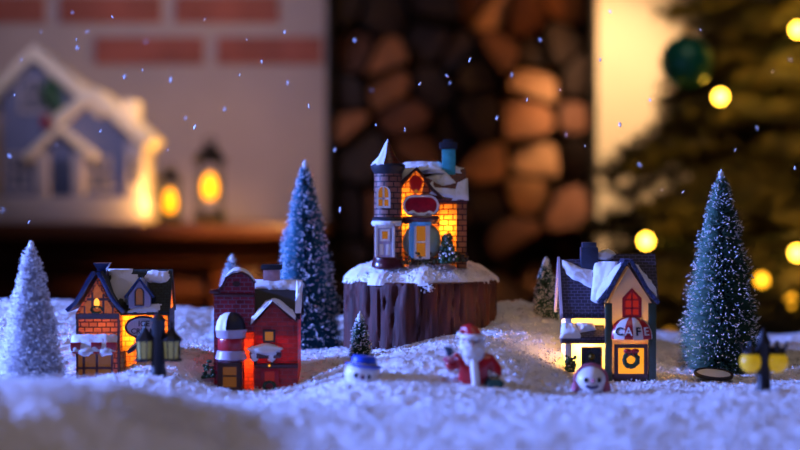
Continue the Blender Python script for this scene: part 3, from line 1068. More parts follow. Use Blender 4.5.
    for k in range(34):
        q = R.uniform(PI, 2 * PI); z = R.uniform(.1, 2.2)
        m.ball((X(447) + (1.0 - z * .36) * math.cos(q) * .9, .15 + (1.0 - z * .36) * math.sin(q) * .8, .3 + z), R.uniform(.05, .11), 6, 4)
    m.build('fir_snow', SNOWR, f, smooth=60)
    m = MB()
    for k in range(40):
        m.ball((X(R.uniform(456, 468)), R.uniform(.2, .8), Z(262 - abs(R.gauss(0, 4)))), R.uniform(.08, .15), 6, 4)
    m.build('shrub', MATS['russet leaves'], h, smooth=60)
    light('turret house bulb', 'POINT', o0 + Vector((X(411), 2.1, Z(214))), WARM, .34, .3)
    light('turret house wing bulb', 'POINT', o0 + Vector((X(446), 2.0, Z(226))), WARM, .17, .3)


turret_house()


# ---- cafe -----------------------------------------------------------
def cafe():
    Y0, x0, g = 120.5, 612, 383
    s = F / Y0
    X = lambda px: (px - x0) / s
    Z = lambda py: (g - py) / s
    a = lambda px, y, py: (X(px), y, Z(py))
    o0 = Vector(w(x0, g, Y0))
    h = thing('ceramic_cafe', 'white ceramic cafe with slate roof and lettered awning on the snow', 'ceramic house', o0, 0, HG)
    MB().prism([(1.0, -.6), (1.0, Z(312)), (2.8, Z(266)), (4.8, Z(312)), (4.8, -.6)], X(568), X(656), axis='x', sides=(0, 1, 2, 3)).build('main_walls', PLASTER, h)
    # main roof, flared at the eaves
    MB().prism([(.45, Z(319)), (1.1, Z(308)), (2.8, Z(267)), (4.9, Z(308)), (5.4, Z(316)), (5.3, Z(312)), (2.8, Z(260.5)), (.95, Z(303)), (.4, Z(314.5))], X(563), X(606), axis='x').build('main_roof', SLATE, h)
    MB().prism([(.9, Z(305)), (1.4, Z(297)), (2.8, Z(262)), (4.9, Z(298)), (5.2, Z(303)), (2.8, Z(255)), (1.2, Z(293)), (.85, Z(301))], X(604), X(661), axis='x').build('rear_roof', SLATE, h)
    # gable edge boards at the left end
    MB().prism([(.3, Z(320)), (1.05, Z(308)), (2.8, Z(266)), (4.9, Z(309)), (5.4, Z(317)), (5.4, Z(312)), (2.8, Z(258)), (.9, Z(302)), (.25, Z(314))], X(561), X(563.4), axis='x').build('roof_edge', LILAC, h)
    # gable wing
    MB().prism([(X(608), -.6), (X(608), Z(303)), (X(628), Z(266.5)), (X(653), Z(305)), (X(653), -.6)], -.2, 3.2, caps=(1, 0), sides=(0, 1, 2, 3)).build('gable_wing', PLASTER, h)
    Lp = [(X(600), Z(304)), (X(608), Z(296)), (X(617), Z(279)), (X(628), Z(261))]
    Rp = [(X(628), Z(261)), (X(638), Z(278)), (X(646), Z(293)), (X(656), Z(304))]
    MB().strip(Lp, .26, -.5, 3.0).strip(Rp, .26, -.5, 3.0).build('gable_roof', SLATE, h)
    bb = MB().strip(Lp, .36, -.66, -.46).strip(Rp, .3, -.66, -.46).build('bargeboard', mat('glaze slate blue', '#4a5a92', .3, var=.3, brick=(.3, .5, '#26305a', .05), coat=.3), h)
    snowpart(h, 'roof_snow', .34,
             patch(a(592, 1.0, 302), a(606, .6, 306), a(622, 1.6, 262), a(598, 2.6, 262)),
             patch(a(596, -.25, 300), a(596, 2.4, 303), a(627, 2.6, 263), a(627, -.45, 261)),
             patch(a(564, 2.3, 276), a(600, 1.35, 297), a(604, 2.5, 272), a(564, 2.9, 260)), seed=21, rag=.1, fade=.2)
    snowpart(h, 'gable_snow', .42, patch(a(627, -.6, 261), a(627, 1.0, 261), a(657, 1.0, 297), a(657, -.6, 297)), seed=25, rag=.06, fade=.22)
    MB().ball((X(611), 2.9, Z(258)), .6, 16, 10, (1.3, .9, .9), .4, 2, 5).build('ridge_snow', SNOWR, h, smooth=70)
    # chimney
    cm = mat('glaze slate block', '#41485e', .35, var=.3, vscale=1.5, coat=.3)
    ch = MB().box(X(584.5), X(602), 2.3, 3.2, Z(284), Z(248)).build('chimney', cm, h, bevel=.06)
    MB().box(X(586), X(600.5), 2.4, 3.1, Z(248.3), Z(243)).build('chimney_cap', cm, ch, bevel=.1)
    # peaked red window
    window(h, [(X(622), Z(317)), (X(641), Z(317)), (X(641), Z(298)), (X(631.5), Z(288)), (X(622), Z(298))], -.2, RED, REDP, .22, cols=(X(631.5),), rows=(Z(308), Z(299.5)), d=.2, mull=.14, name='gable_window')
    # domed awning with stripes and lettering
    cx = X(631)
    redseg = lambda i: 1 if (i < 6 or 12 <= i < 16 or 21 <= i < 27) else 0
    prof = [(1.68, Z(338.5)), (1.70, Z(337)), (1.64, Z(331)), (1.46, Z(325.5)), (1.08, Z(320.5)), (.55, Z(317.5)), (0, Z(316.5))]
    aw = MB().lathe(prof, 32, (cx, -.15, 0), PI, 2 * PI, sy=.62, mi=redseg).build('awning', [mat('glaze awning white', '#e2dcd8', .35, transl=.1, coat=.3), RED], h, smooth=50)
    for ch_, ang, m_ in (('C', 232, CHAR), ('A', 258, WHITE), ('F', 284, CHAR), ('E', 309, WHITE)):
        q = math.radians(ang)
        px_, py_ = cx + 1.66 * math.cos(q), -.15 + 1.66 * .62 * math.sin(q)
        nrm = Vector((math.cos(q), math.sin(q) / .62, 0)).normalized()
        rz = math.atan2(nrm.x, -nrm.y)
        Mt = Matrix.Translation((px_, py_, Z(331))) @ Matrix.Rotation(rz, 4, 'Z') @ Matrix.Rotation(math.radians(-14), 4, 'X') @ Matrix.Translation((0, -.02, 0))
        MB().add(text_mb(ch_, .9, .05), Mt).build('letter', m_, aw)
    # shop window with wreath
    sw = window(h, rect(X(614), X(647), Z(377), Z(344)), -.2, DKRED, YELLOWP, .28, d=.3, name='shop_window')
    MB().box(X(612), X(648), -.45, -.1, -.5, Z(374)).build('stall_riser', BROWN, h, bevel=.03)
    m = MB()
    for k in range(110):
        q = R.uniform(0, 2 * PI); e_ = R.uniform(.42, .62)
        m.ball((X(630.5) + e_ * math.cos(q), -.46, Z(359.5) + e_ * math.sin(q)), R.uniform(.09, .16), 6, 4)
    wr = m.build('wreath', LEAF, sw, smooth=60)
    m = MB()
    for sg in (-1, 1):
        m.ball((X(630.5) + sg * .3, -.58, Z(350.5)), .24, 10, 8, (1.3, .6, .8))
        m.tube([(X(630.5), -.58, Z(351)), (X(630.5) + sg * .25, -.58, Z(355))], .07, 6)
    m.ball((X(630.5), -.62, Z(350.8)), .13, 8, 6)
    m.build('bow', RED, wr, smooth=60)
    m = None
    for px0, px1 in ((605, 611.5), (648, 655.5)):
        MB().box(X(px0), X(px1), -.5, .1, -.6, Z(303)).build('pilaster', DGREEN, h, bevel=.05)
    # left shop: corner, skirt roof, pillars and dark opening
    MB().box(X(566.5), X(573), .75, 1.1, -.6, Z(314)).build('corner_post', WHITE, h, bevel=.03)
    sk = MB().prism([(1.05, Z(326)), (.0, Z(337)), (-.05, Z(341)), (.2, Z(344)), (1.05, Z(345))], X(562), X(606), axis='x').build('skirt_roof', mat('glaze plum shingle', '#5a4a60', .4, brick=(.4, .25, '#241c28', .05)), h, bevel=.04)
    snowpart(sk, 'skirt_snow', .34, patch(a(560, -.1, 338), a(583, -.05, 338), a(576, 1.0, 324), a(563, 1.0, 324)), patch(a(580, .3, 333), a(598, .6, 331), a(596, 1.0, 325), a(575, 1.0, 324)), seed=31, rag=.06)
    wn = window(h, rect(X(583), X(603.5), Z(376), Z(348)), 1.0, BROWN, DARKP, .12, cols=(X(593),), d=.25, name='dark_window')
    MB().ball((X(593), .75, Z(358)), .3, 10, 8).build('hanging_bell', mat('dull brass', '#5a4a20', .4, metal=.8), wn)
    m = MB()
    for k in range(50):
        m.ball((X(R.uniform(566, 576)), R.uniform(-.2, .5), Z(372 - abs(R.gauss(0, 8)))), R.uniform(.08, .16), 6, 4)
    m.build('corner_shrub', LEAF, h, smooth=60)
    light('cafe bulb', 'POINT', o0 + Vector((X(631), 1.2, Z(340))), (1, .76, .34), .45, .3)
    light('cafe left bulb', 'POINT', o0 + Vector((X(586), 2.2, Z(345))), (1, .68, .22), .42, .3)


cafe()

# ------------------------------------------------------------------ lamp posts
IRON = mat('lamp iron', '#0d0c14', .45)
LGLASS = mat('lamp glass', '#b5b068', .3, transl=.2, emit='#c8b84a', estr=.10)
GLOBE = mat('lamp globe', '#c9a928', .35, transl=.2, emit='#d8b020', estr=.45)


def lantern_post():
    Y = 112.0
    s = F / Y
    p = w(158, 375, Y)
    t = thing('street_lamp', 'black twin-lantern street lamp in front of the ice cream shop', 'lamp post', p)
    k = lambda px: (px - 158) / s
    z = lambda py: (375 - py) / s
    MB().lathe([(.58, -.8), (.58, .3), (.5, .6), (.5, z(322)), (.56, z(320)), (.4, z(317)), (.06, z(312)), (0, z(311))], 12, (0, 0, 0)).build('post', IRON, t, smooth=30)
    MB().box(k(143), k(174), -.13, .13, z(336.5), z(332.5)).build('crossbar', IRON, t, bevel=.03)
    for px in (144.5, 171.5):
        m = MB()
        m.lathe([(0, z(322)), (.1, z(322.6)), (.14, z(324)), (.07, z(326)), (.12, z(328)), (.3, z(332)), (.62, z(337)), (.82, z(339.5)), (.78, z(341)), (0, z(341))], 8, (k(px), 0, 0), PI / 8, 2 * PI + PI / 8)
        c = m.build('lantern_cap', IRON, t)
        MB().lathe([(0, z(361)), (.76, z(361)), (.8, z(359.5)), (.62, z(358.5)), (0, z(358.5))], 8, (k(px), 0, 0), PI / 8, 2 * PI + PI / 8).build('lantern_base', IRON, t)
        g = MB().lathe([(.52, z(359)), (.6, z(341))], 8, (k(px), 0, 0), PI / 8, 2 * PI + PI / 8).build('lantern_glass', LGLASS, t)
        m = MB()
        for q in range(8):
            an = PI / 8 + q * PI / 4
            m.tube([(k(px) + .56 * math.cos(an), .56 * math.sin(an), z(359)), (k(px) + .64 * math.cos(an), .64 * math.sin(an), z(341))], .05, 6)
        m.build('glazing_bar', IRON, g)


def globe_post():
    Y = 106.0
    s = F / Y
    p = w(764, 395, Y)
    t = thing('street_lamp', 'black street lamp with two yellow globes beside the dark green tree', 'lamp post', p)
    k = lambda px: (px - 764) / s
    z = lambda py: (395 - py) / s
    MB().lathe([(.55, -.9), (.55, .3), (.48, .6), (.46, z(345)), (.52, z(343)), (.36, z(338)), (.2, z(331)), (0, z(326))], 12).build('post', IRON, t, smooth=30)
    MB().box(k(748), k(780), -.14, .14, z(352), z(347)).build('crossbar', IRON, t, bevel=.03)
    for px in (751, 777.5):
        c = k(px)
        MB().ball((c, 0, z(362)), .74, 24, 16, (1, 1, 1.02)).build('globe', GLOBE, t, smooth=80)
        m = MB().lathe([(0, z(341)), (.12, z(342)), (.16, z(346)), (.5, z(350)), (.62, z(354)), (.5, z(354)), (0, z(352))], 12, (c, 0, 0))
        for q in range(6):
            an = q * PI / 3 + .3
            m.tube([(c + .4 * math.cos(an), .4 * math.sin(an), z(351)), (c + .66 * math.cos(an), .66 * math.sin(an), z(347)), (c + .78 * math.cos(an), .78 * math.sin(an), z(341))], [.14, .1, .02], 6)
        m.build('globe_cap', IRON, t, smooth=40)


lantern_post()
globe_post()

# ------------------------------------------------------------------ snowman heads
SW = mat('snowman white', '#e9e7e6', .4, coat=.2)
EYE = mat('paint black', '#121214', .4)
CARROT = mat('paint maroon', '#5a1c3a', .4)


def snowman_hat():
    Y = 110.0
    s = F / Y
    t = thing('snowman', 'snowman head in a blue brimmed hat peeping out of the snow', 'snowman', w(362, 378, Y), math.radians(-4))
    t.rotation_euler = (0, math.radians(7), math.radians(4))
    MB().ball((0, .1, -1.7), 1.5, 28, 18, (1, .9, .9)).build('body', SW, t, smooth=80)
    hd = MB().ball((0, 0, .25), 1.3, 32, 20, (1, .95, .9)).build('head', SW, t, smooth=80)
    for x in (-.5, .38):
        MB().ball((x, -1.12, .24), .17, 10, 8, (1, .6, 1.15)).build('eye', EYE, hd, smooth=80)
    MB().tube([(-.03, -1.12, .16), (-.06, -1.38, .14), (-.08, -1.55, .12)], [.2, .14, .03], 10).build('nose', CARROT, hd, smooth=60)
    BL = mat('hat blue', '#1c4fd0', .4)
    ht = MB().lathe([(0, .82), (1.15, .82), (1.32, .86), (1.3, .95), (.92, 1.02), (.9, 1.25), (.86, 1.5), (.8, 1.56), (0, 1.6)], 32, sy=.95).build('hat', BL, t, smooth=40)
    MB().lathe([(.94, 1.0), (.95, 1.16), (.9, 1.17)], 32, sy=.95).build('hat_band', mat('hat band', '#16306e', .4), ht, smooth=40)


def snowman_muffs():
    Y = 112.0
    s = F / Y
    t = thing('snowman', 'smiling snowman head with pink earmuffs peeping out of the snow before the cafe', 'snowman', w(591, 380.5, Y))
    MB().ball((0, .1, -1.9), 1.4, 28, 18, (1, .9, .9)).build('body', SW, t, smooth=80)
    hd = MB().ball((0, 0, 0), 1.08, 32, 20, (1, .95, .96)).build('head', SW, t, smooth=80)
    for x in (-.42, .48):
        MB().ball((x, -.9, .1), .17, 10, 8, (1, .6, 1.2)).build('eye', EYE, hd, smooth=80)
    MB().tube([(.04, -.98, .08), (.05, -1.22, .06), (.05, -1.34, .05)], [.14, .1, .03], 10).build('nose', mat('paint pink', '#c06a80', .4), hd, smooth=60)
    MB().tube([(.42 * math.sin(q), -1.0 + .12 * abs(math.sin(q)), -.22 - .22 * math.cos(q)) for q in [-1.3 + 2.6 * k / 10 for k in range(11)]], .1, 8).build('mouth', mat('paint navy', '#2a2c6a', .4), hd, smooth=60)
    PKM = mat('earmuff pink', '#b5627e', .7, bump=.6, bscale=14)
    em = MB().tube([(1.16 * math.sin(q), -.05, 1.14 * math.cos(q)) for q in [-1.75 + 3.5 * k / 24 for k in range(25)]], .12, 10).build('earmuff_band', PKM, t, smooth=70)
    for sg in (-1, 1):
        MB().ball((sg * 1.12, -.15, -.5), .42, 16, 12, (.7, 1, 1.1), .2, 4).build('earmuff', PKM, em, smooth=80)


snowman_hat()
snowman_muffs()


# ------------------------------------------------------------------ bearded figurine in red
def figurine():
    Y = 110.0
    s = F / Y
    ox, oy = 474, 388
    t = thing('figurine', 'waving bearded figurine in a red coat and hat standing in the snow', 'figurine', w(ox, oy, Y))
    k = lambda px: (px - ox) / s
    z = lambda py: (oy - py) / s
    SKIN = mat('figurine skin', '#d8a58c', .45)
    COAT = mat('figurine coat', '#b01420', .35, coat=.4)
    FUR = mat('figurine white', '#ece8e4', .5)
    GLOVE = mat('figurine glove', '#16324a', .4)
    hc = (k(472), -.05, z(346))
    J = [(k(474), 0, 0), (k(474), 0, z(372)), (k(473), 0, z(358)), (k(472), -.02, z(352)), (k(472), -.05, z(346)), (k(472), -.05, z(338)),
         (k(459), -.05, z(360)), (k(450), -.25, z(368)), (k(449), -.5, z(356)),
         (k(489), -.05, z(361)), (k(498), -.2, z(371)), (k(491), -.62, z(379)),
         (k(467), 0, -.9), (k(481), 0, -.9)]
    E = [(0, 1), (1, 2), (2, 3), (3, 4), (4, 5), (2, 6), (6, 7), (7, 8), (2, 9), (9, 10), (10, 11), (0, 12), (0, 13)]
    rad = [.85, .9, .62, .3, .55, .42, .32, .24, .2, .32, .24, .2, .4, .4]
    body = skin_mb(J, E, rad).build('body', SKIN, t, smooth=80)
    # hands: palm and five bent fingers each, inside knitted gloves
    for (c, d, up, nm) in ((Vector(J[8]), Vector((-.05, -.1, 1)), Vector((1, 0, 0)), 1), (Vector(J[11]), Vector((-.5, -.5, -.4)), Vector((0, 0, 1)), -1)):
        d.normalize()
        sd = (up - d * up.dot(d)).normalized()
        pal = c + d * .3
        V, Ed, Rd = [c, pal, pal + d * .12], [(0, 1), (1, 2)], [.2, .24, .2]
        for q, off in enumerate((-.2, -.07, .07, .2)):
            b = len(V)
            f = d + Vector((0, -.25, 0)) * (1 if nm > 0 else .3)
            ln = (.24, .3, .28, .2)[q]
            V += [pal + d * .2 + sd * off, pal + d * (.2 + ln * .6) + sd * off * 1.15, pal + d * (.2 + ln * .9) + sd * off * 1.2 + Vector((0, -.1, 0))]
            Ed += [(2, b), (b, b + 1), (b + 1, b + 2)]
            Rd += [.085, .08, .06]
        b = len(V)
        V += [pal + sd * .26 - d * .06, pal + sd * .38 + d * .12]
        Ed += [(1, b), (b, b + 1)]
        Rd += [.09, .07]
        skin_mb(V, Ed, Rd, 1).build('gloved_hand', GLOVE, t, smooth=80)
    # coat: torso and sleeves in one piece
    J2 = [(k(474), 0, -.7), (k(474), 0, z(374)), (k(473.5), 0, z(360)), (k(473), 0, z(354)),
          (k(458), -.05, z(360)), (k(449), -.25, z(367.5)), (k(449), -.42, z(359)),
          (k(489), -.05, z(361)), (k(499), -.2, z(371)), (k(494), -.5, z(377))]
    E2 = [(0, 1), (1, 2), (2, 3), (2, 4), (4, 5), (5, 6), (2, 7), (7, 8), (8, 9)]
    coat = skin_mb(J2, E2, [(1.25, 1.0), (1.2, .98), (.95, .8), (.6, .55), .6, .48, .38, .62, .5, .4]).build('coat', COAT, t, smooth=80)
    MB().tube([(k(473), -.72, z(358)), (k(474), -1.0, z(368)), (k(475), -1.12, z(378)), (k(475), -1.15, -.5)], [.28, .3, .3, .32], 10).build('coat_trim', FUR, coat, smooth=70)
    for c, d in ((Vector(J2[6]), Vector((0, -.3, 1))), (Vector(J2[9]), Vector((-.5, -.5, -.4)))):
        d.normalize()
        MB().tube([c - d * .12, c, c + d * .12], [.36, .46, .36], 14).build('cuff', FUR if d.z < 0 else mat('figurine cuff', '#b4506a', .5), coat, smooth=70)
    # face, beard, hair, hat
    MB().ball((hc[0], hc[1], z(343.5)), .72, 24, 16, (1, .95, 1)).build('head', SKIN, t, smooth=80)
    MB().tube([(hc[0], hc[1] - .66, z(342.5)), (hc[0], hc[1] - .86, z(344.5))], [.09, .15], 10).build('nose', SKIN, t, smooth=80)
    for sg in (-1, 1):
        MB().ball((hc[0] + sg * .24, hc[1] - .64, z(341.2)), .075, 8, 6).build('eye', EYE, t, smooth=80)
        MB().ball((hc[0] + sg * .25, hc[1] - .68, z(339.2)), .14, 10, 6, (1.5, .6, .5)).build('eyebrow', FUR, t, smooth=80)
        MB().ball((hc[0] + sg * .3, hc[1] - .72, z(346.8)), .2, 12, 8, (1.6, .7, .75), .2, 3).build('moustache', FUR, t, smooth=80)
        MB().ball((hc[0] + sg * .74, hc[1], z(343)), .15, 10, 8, (.6, 1, 1.3)).build('ear', SKIN, t, smooth=80)
    b = MB()
    b.ball((hc[0], hc[1] - .3, z(352)), .9, 28, 20, (1.0, .75, 1.0), .18, 3, 2)
    b.ball((hc[0] - .1, hc[1] - .42, z(358.5)), .62, 20, 14, (1.0, .8, 1.1), .2, 3, 5)
    for sg in (-1, 1):
        b.ball((hc[0] + sg * .62, hc[1] - .12, z(346)), .4, 14, 10, (.75, .9, 1.5), .2, 3, sg)
    b.build('beard', FUR, t, smooth=80)
    MB().ball((hc[0], hc[1] + .2, z(345)), .78, 20, 14, (1.05, .9, 1.05), .1, 3).build('hair', FUR, t, smooth=80)
    hat = MB().tube([(hc[0], hc[1], z(337.5)), (hc[0] - .08, hc[1] + .05, z(332.5)), (hc[0] - .3, hc[1] + .15, z(328.5)), (hc[0] - .62, hc[1] + .25, z(329.5)), (hc[0] - .8, hc[1] + .28, z(333))], [.78, .66, .42, .24, .12], 18).build('hat', COAT, t, smooth=70)
    MB().lathe([(.7, -.16), (.86, -.14), (.92, 0), (.86, .16), (.7, .18)], 24, (hc[0] + .04, hc[1], z(336.3)), wob=lambda q, zz: 1 + .06 * noise.noise((math.cos(q) * 4, math.sin(q) * 4, zz))).build('hat_fur', FUR, hat, smooth=70)
    MB().ball((hc[0] - .84, hc[1] + .28, z(335)), .24, 12, 10, (1, 1, 1), .15, 3).build('pompom', FUR, hat, smooth=80)
    # what the lowered hand holds
    o = thing('gift_sack', 'small dark teal sack held low by the red coated figurine', 'sack', Vector(w(ox, oy, Y)) + Vector((k(494), -.8, z(388))))
    m = MB().lathe([(0, -.35), (.5, -.3), (.62, .1), (.52, .5), (.28, .72), (.2, .8), (.3, .92), (.2, .95)], 20, sx=1.25, sy=.8, wob=lambda q, zz: 1 + .1 * noise.noise((math.cos(q) * 2, math.sin(q) * 2, zz * 2)))
    m.build('bag', mat('sack teal', '#1f5a5e', .5, bump=.5), o, smooth=70)
    MB().lathe([(.22, .7), (.3, .75), (.24, .84)], 16, sx=1.25, sy=.8).build('tie', mat('gold cord', '#b08a3a', .4), o, smooth=60)


figurine()

# ------------------------------------------------------------------ falling flakes
FLK = mat('snowflake', '#f4f4f8', .5)
obs = [(113, 17), (42, 32), (73, 13), (77, 40), (88, 32), (78, 48), (146, 42), (171, 80), (225, 109), (285, 32), (309, 106), (288, 83), (143, 70), (125, 77),
       (195, 127), (247, 40), (420, 84), (450, 83), (447, 76), (470, 60), (512, 75), (372, 90), (376, 125), (566, 135), (585, 146), (600, 60), (772, 72), (757, 128),
       (620, 125), (662, 190), (683, 192), (735, 150), (795, 168), (10, 156), (3, 210), (29, 222), (101, 131), (57, 145), (15, 95), (168, 150), (240, 75), (186, 118),
       (527, 100), (340, 210), (335, 150), (497, 118), (405, 130), (790, 60), (650, 100), (610, 12), (700, 30), (540, 40), (355, 40), (262, 62), (205, 20), (22, 60), (560, 90), (640, 165)]
fm = []
for k in range(4):
    b = MB().ball((0, 0, 0), .055, 7, 5, (1, .8, 1.9), .8, 2.5, k)
    fm.append(b)
for i, (px, py) in enumerate(obs):
    Y = R.uniform(100, 150)
    if i < 4:
        o = fm[i].build('snowflake', FLK, None, smooth=60)
        proto = [o] if i == 0 else proto + [o]
    else:
        o = proto[i % 4].copy()
        C.objects.link(o)
    place(o, w(px, py, Y), (R.uniform(-.3, .3), R.uniform(.1, .8), R.uniform(0, 3)))
    k = R.uniform(.8, 1.9) * Y / 125
    o.scale = (k, k, k)
    tag(o, 'tiny white snowflake drifting down through the dark air', 'snowflake', 'falling snowflakes')

# ------------------------------------------------------------------ background: walls, mantel, firewood
WALLM = mat('wall plaster', '#a79a9c', .8, var=.12, vscale=.05, bump=.4, bscale=.4)
WBRICK = mat('wall brick', '#955248', .8, var=.25, vscale=.15, bump=.5, bscale=.5)
CREAM = mat('wall cream', '#d8c4a6', .8, var=.06, vscale=.05)
DARKW = mat('niche dark', '#17100d', .9, var=.3, vscale=.1)  # plain near-black brown for the niche, its liners and the firebox
WOOD = mat('mantel wood', '#5a2f1a', .35, var=.35, vscale=.25, stretch=(.3, 1, 3), coat=.3)
BW = 310.0
wl = w(327, 0, BW).x
wr = w(596, 0, BW).x
m = MB().box(-140, wl, BW, BW + 40, -70, 95)
bs_ = BW / F
for (x0, x1, y0, y1) in ((-170, -62, 0, 24), (-55, 47, -4, 24), (60, 163, -4, 24), (175, 280, -4, 24), (-200, -130, 38, 66), (-120, 82, 400, 401), (95, 205, 37, 65), (217, 323, 37, 65),
                         (-60, 45, -46, -18), (58, 160, -46, -18), (172, 278, -46, -18), (290, 330, -46, -18), (-20, 82, -88, -60), (95, 205, -88, -60), (217, 323, -88, -60)):
    if y0 > 300: continue
    a_, b_ = w(x0, y1, BW), w(x1, y0, BW)
    m.box(a_.x, min(b_.x, wl), BW - .8, BW + 2, a_.z, b_.z, mi=1)
tag(m.build('wall_left', [WALLM, WBRICK], None, bevel=.15), kind='structure')
tag(MB().box(wr, 170, BW, BW + 40, -70, 95).build('wall_right', CREAM, None, bevel=.3), kind='structure')
tag(MB().box(wl - 1, wr + 1, BW + 38, BW + 42, -70, 95).build('wall_back', DARKW), kind='structure')
tag(MB().box(wl - .2, wl + .8, BW - .3, BW + 39, -16, 95).build('shade_liner_2', DARKW), kind='structure')  # added dark liner, paints shade over the lit inner face of the wall
tag(MB().box(wr - .8, wr + .2, BW - .3, BW + 39, -16, 95).build('shade_liner_3', DARKW), kind='structure')  # same added liner for the right-hand inner face, shade put into its colour
tag(MB().box(wl, wr, BW - 2, BW + 40, -70, -16).build('trim_1', DARKW), kind='structure')
tag(MB().box(-170, 170, 40, BW + 45, -74, -70).build('floor', mat('floor boards', '#3a2418', .5, var=.3, vscale=.1)), kind='structure')

# mantel
mt = thing('mantelpiece', 'dark brown wooden mantel shelf carrying the white house and lanterns', 'mantelpiece', (0, 0, 0))
mz = 11.3
xr = w(328, 0, 285).x
MB().box(-130, xr, 268, BW, mz - 2.6, mz).build('shelf', WOOD, mt, bevel=.4)
MB().prism([(BW, mz - 2.6), (272, mz - 2.6), (273, mz - 4), (276, mz - 5.2), (277, mz - 5.2), (277, mz - 7), (280, mz - 8.4), (BW, mz - 8.4)], -130, xr - 1.5, axis='x').build('moulding', WOOD, mt, bevel=.15)
MB().box(-130, xr - 3, 284, BW, mz - 16, mz - 8.4).build('frieze', WOOD, mt, bevel=.2)
MB().box(-130, xr - 3, 281.5, 284, mz - 13.6, mz - 11.8).build('rail', WOOD, mt, bevel=.3)
for x0, x1 in ((-34, -25.5), (-112, -103)):
    MB().box(x0, x1, 279, BW, -70, mz - 8.4).build('pilaster', WOOD, mt, bevel=.4)
MB().box(-103, -34, 300, BW, -70, mz - 16).build('firebox', DARKW, mt)

# firewood: every log a thing of its own
ENDW = [mat('log end %d' % i, c, .75, var=.35, vscale=.35, bump=.4, bscale=.8) for i, c in enumerate(('#9a5f38', '#6a3c24', '#c08a60', '#33201a'))]
LBARK = mat('log bark', '#33211a', .85, var=.4, vscale=.4, bump=1, bscale=.6)

def clip(poly, nx, nz, c):
    """keep the part of poly where nx*x + nz*z <= c"""
    out = []
    for i in range(len(poly)):
        p, q = poly[i], poly[(i + 1) % len(poly)]
        dp, dq = nx * p[0] + nz * p[1] - c, nx * q[0] + nz * q[1] - c
        if dp <= 0: out.append(p)
        if (dp < 0 < dq) or (dq < 0 < dp):
            t_ = dp / (dp - dq)
            out.append((p[0] + (q[0] - p[0]) * t_, p[1] + (q[1] - p[1]) * t_))
    return out


RL = random.Random(21)
seeds = []
NR, ZT, ZB = 9, 60.0, -15.0
for r_ in range(NR):
    ncol = RL.choice((6, 7, 7, 8))
    for c_ in range(ncol):
        seeds.append((r_, wl + (wr - wl) * (c_ + .5 + RL.uniform(-.42, .42)) / ncol, ZT - (ZT - ZB) * (r_ + .5 + RL.uniform(-.38, .38)) / NR))
ORD = ['first', 'second', 'third', 'fourth', 'fifth', 'sixth', 'seventh', 'eighth', 'ninth', 'tenth']
rank = {}
for r_ in range(NR):
    for i_, q in enumerate(sorted([q for q in seeds if q[0] == r_], key=lambda q: q[1])):
        rank[q] = i_
for k_, q in enumerate(seeds):
    poly = [(wl + .9, ZB), (wr - .9, ZB), (wr - .9, ZT), (wl + .9, ZT)]
    for o_ in seeds:
        if o_ is q: continue
        nx_, nz_ = o_[1] - q[1], o_[2] - q[2]
        d_ = math.hypot(nx_, nz_)
        if d_ > 40: continue
        nx_, nz_ = nx_ / d_, nz_ / d_
        poly = clip(poly, nx_, nz_, nx_ * (q[1] + o_[1]) / 2 + nz_ * (q[2] + o_[2]) / 2 - .25)
        if len(poly) < 3: break
    if len(poly) < 3: continue
    for _ in range(2 if RL.random() < .6 else 1):
        rr_ = []
        for i_ in range(len(poly)):
            p0, p1 = poly[i_], poly[(i_ + 1) % len(poly)]
            rr_ += [(p0[0] * .8 + p1[0] * .2, p0[1] * .8 + p1[1] * .2), (p0[0] * .2 + p1[0] * .8, p0[1] * .2 + p1[1] * .8)]
        poly = rr_
    cx = sum(p[0] for p in poly) / len(poly); cz = sum(p[1] for p in poly) / len(poly)
    base = [(p[0] - cx, p[1] - cz) for p in poly]
    ti = RL.choice((0, 1, 1, 1, 3, 3, 3, 3))
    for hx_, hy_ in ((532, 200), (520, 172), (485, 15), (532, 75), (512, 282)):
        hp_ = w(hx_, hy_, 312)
        if math.hypot(q[1] - hp_.x, q[2] - hp_.z) < 4.0: ti = 2  # highlight painted into the end colour of these logs
    tone = ('mid brown', 'reddish brown', 'highlight-tinted tan', 'dark brown')[ti]
    lt = thing('firewood_log', '%s firewood log, %s from the plaster wall in the %s row down' % (tone, ORD[rank[q]], ORD[q[0]]),
               'log', (cx, BW + RL.uniform(1, 15), cz), 0, 'firewood logs stacked in the dark niche')
    MB().prism([(p[0] * .94, p[1] * .94) for p in base], 0, 22, caps=(0, 1)).build('bark', LBARK, lt, smooth=40)
    m = MB().prism([(p[0] * .9, p[1] * .9) for p in base], -.35, 3.2)
    sx_, sz_ = RL.uniform(-.55, .55), RL.uniform(-.55, .55)
    for i_ in range(len(base)):
        m.v[i_].y += sx_ * m.v[i_].x + sz_ * m.v[i_].z
    m.build('cut_end', ENDW[ti], lt, bevel=.12)


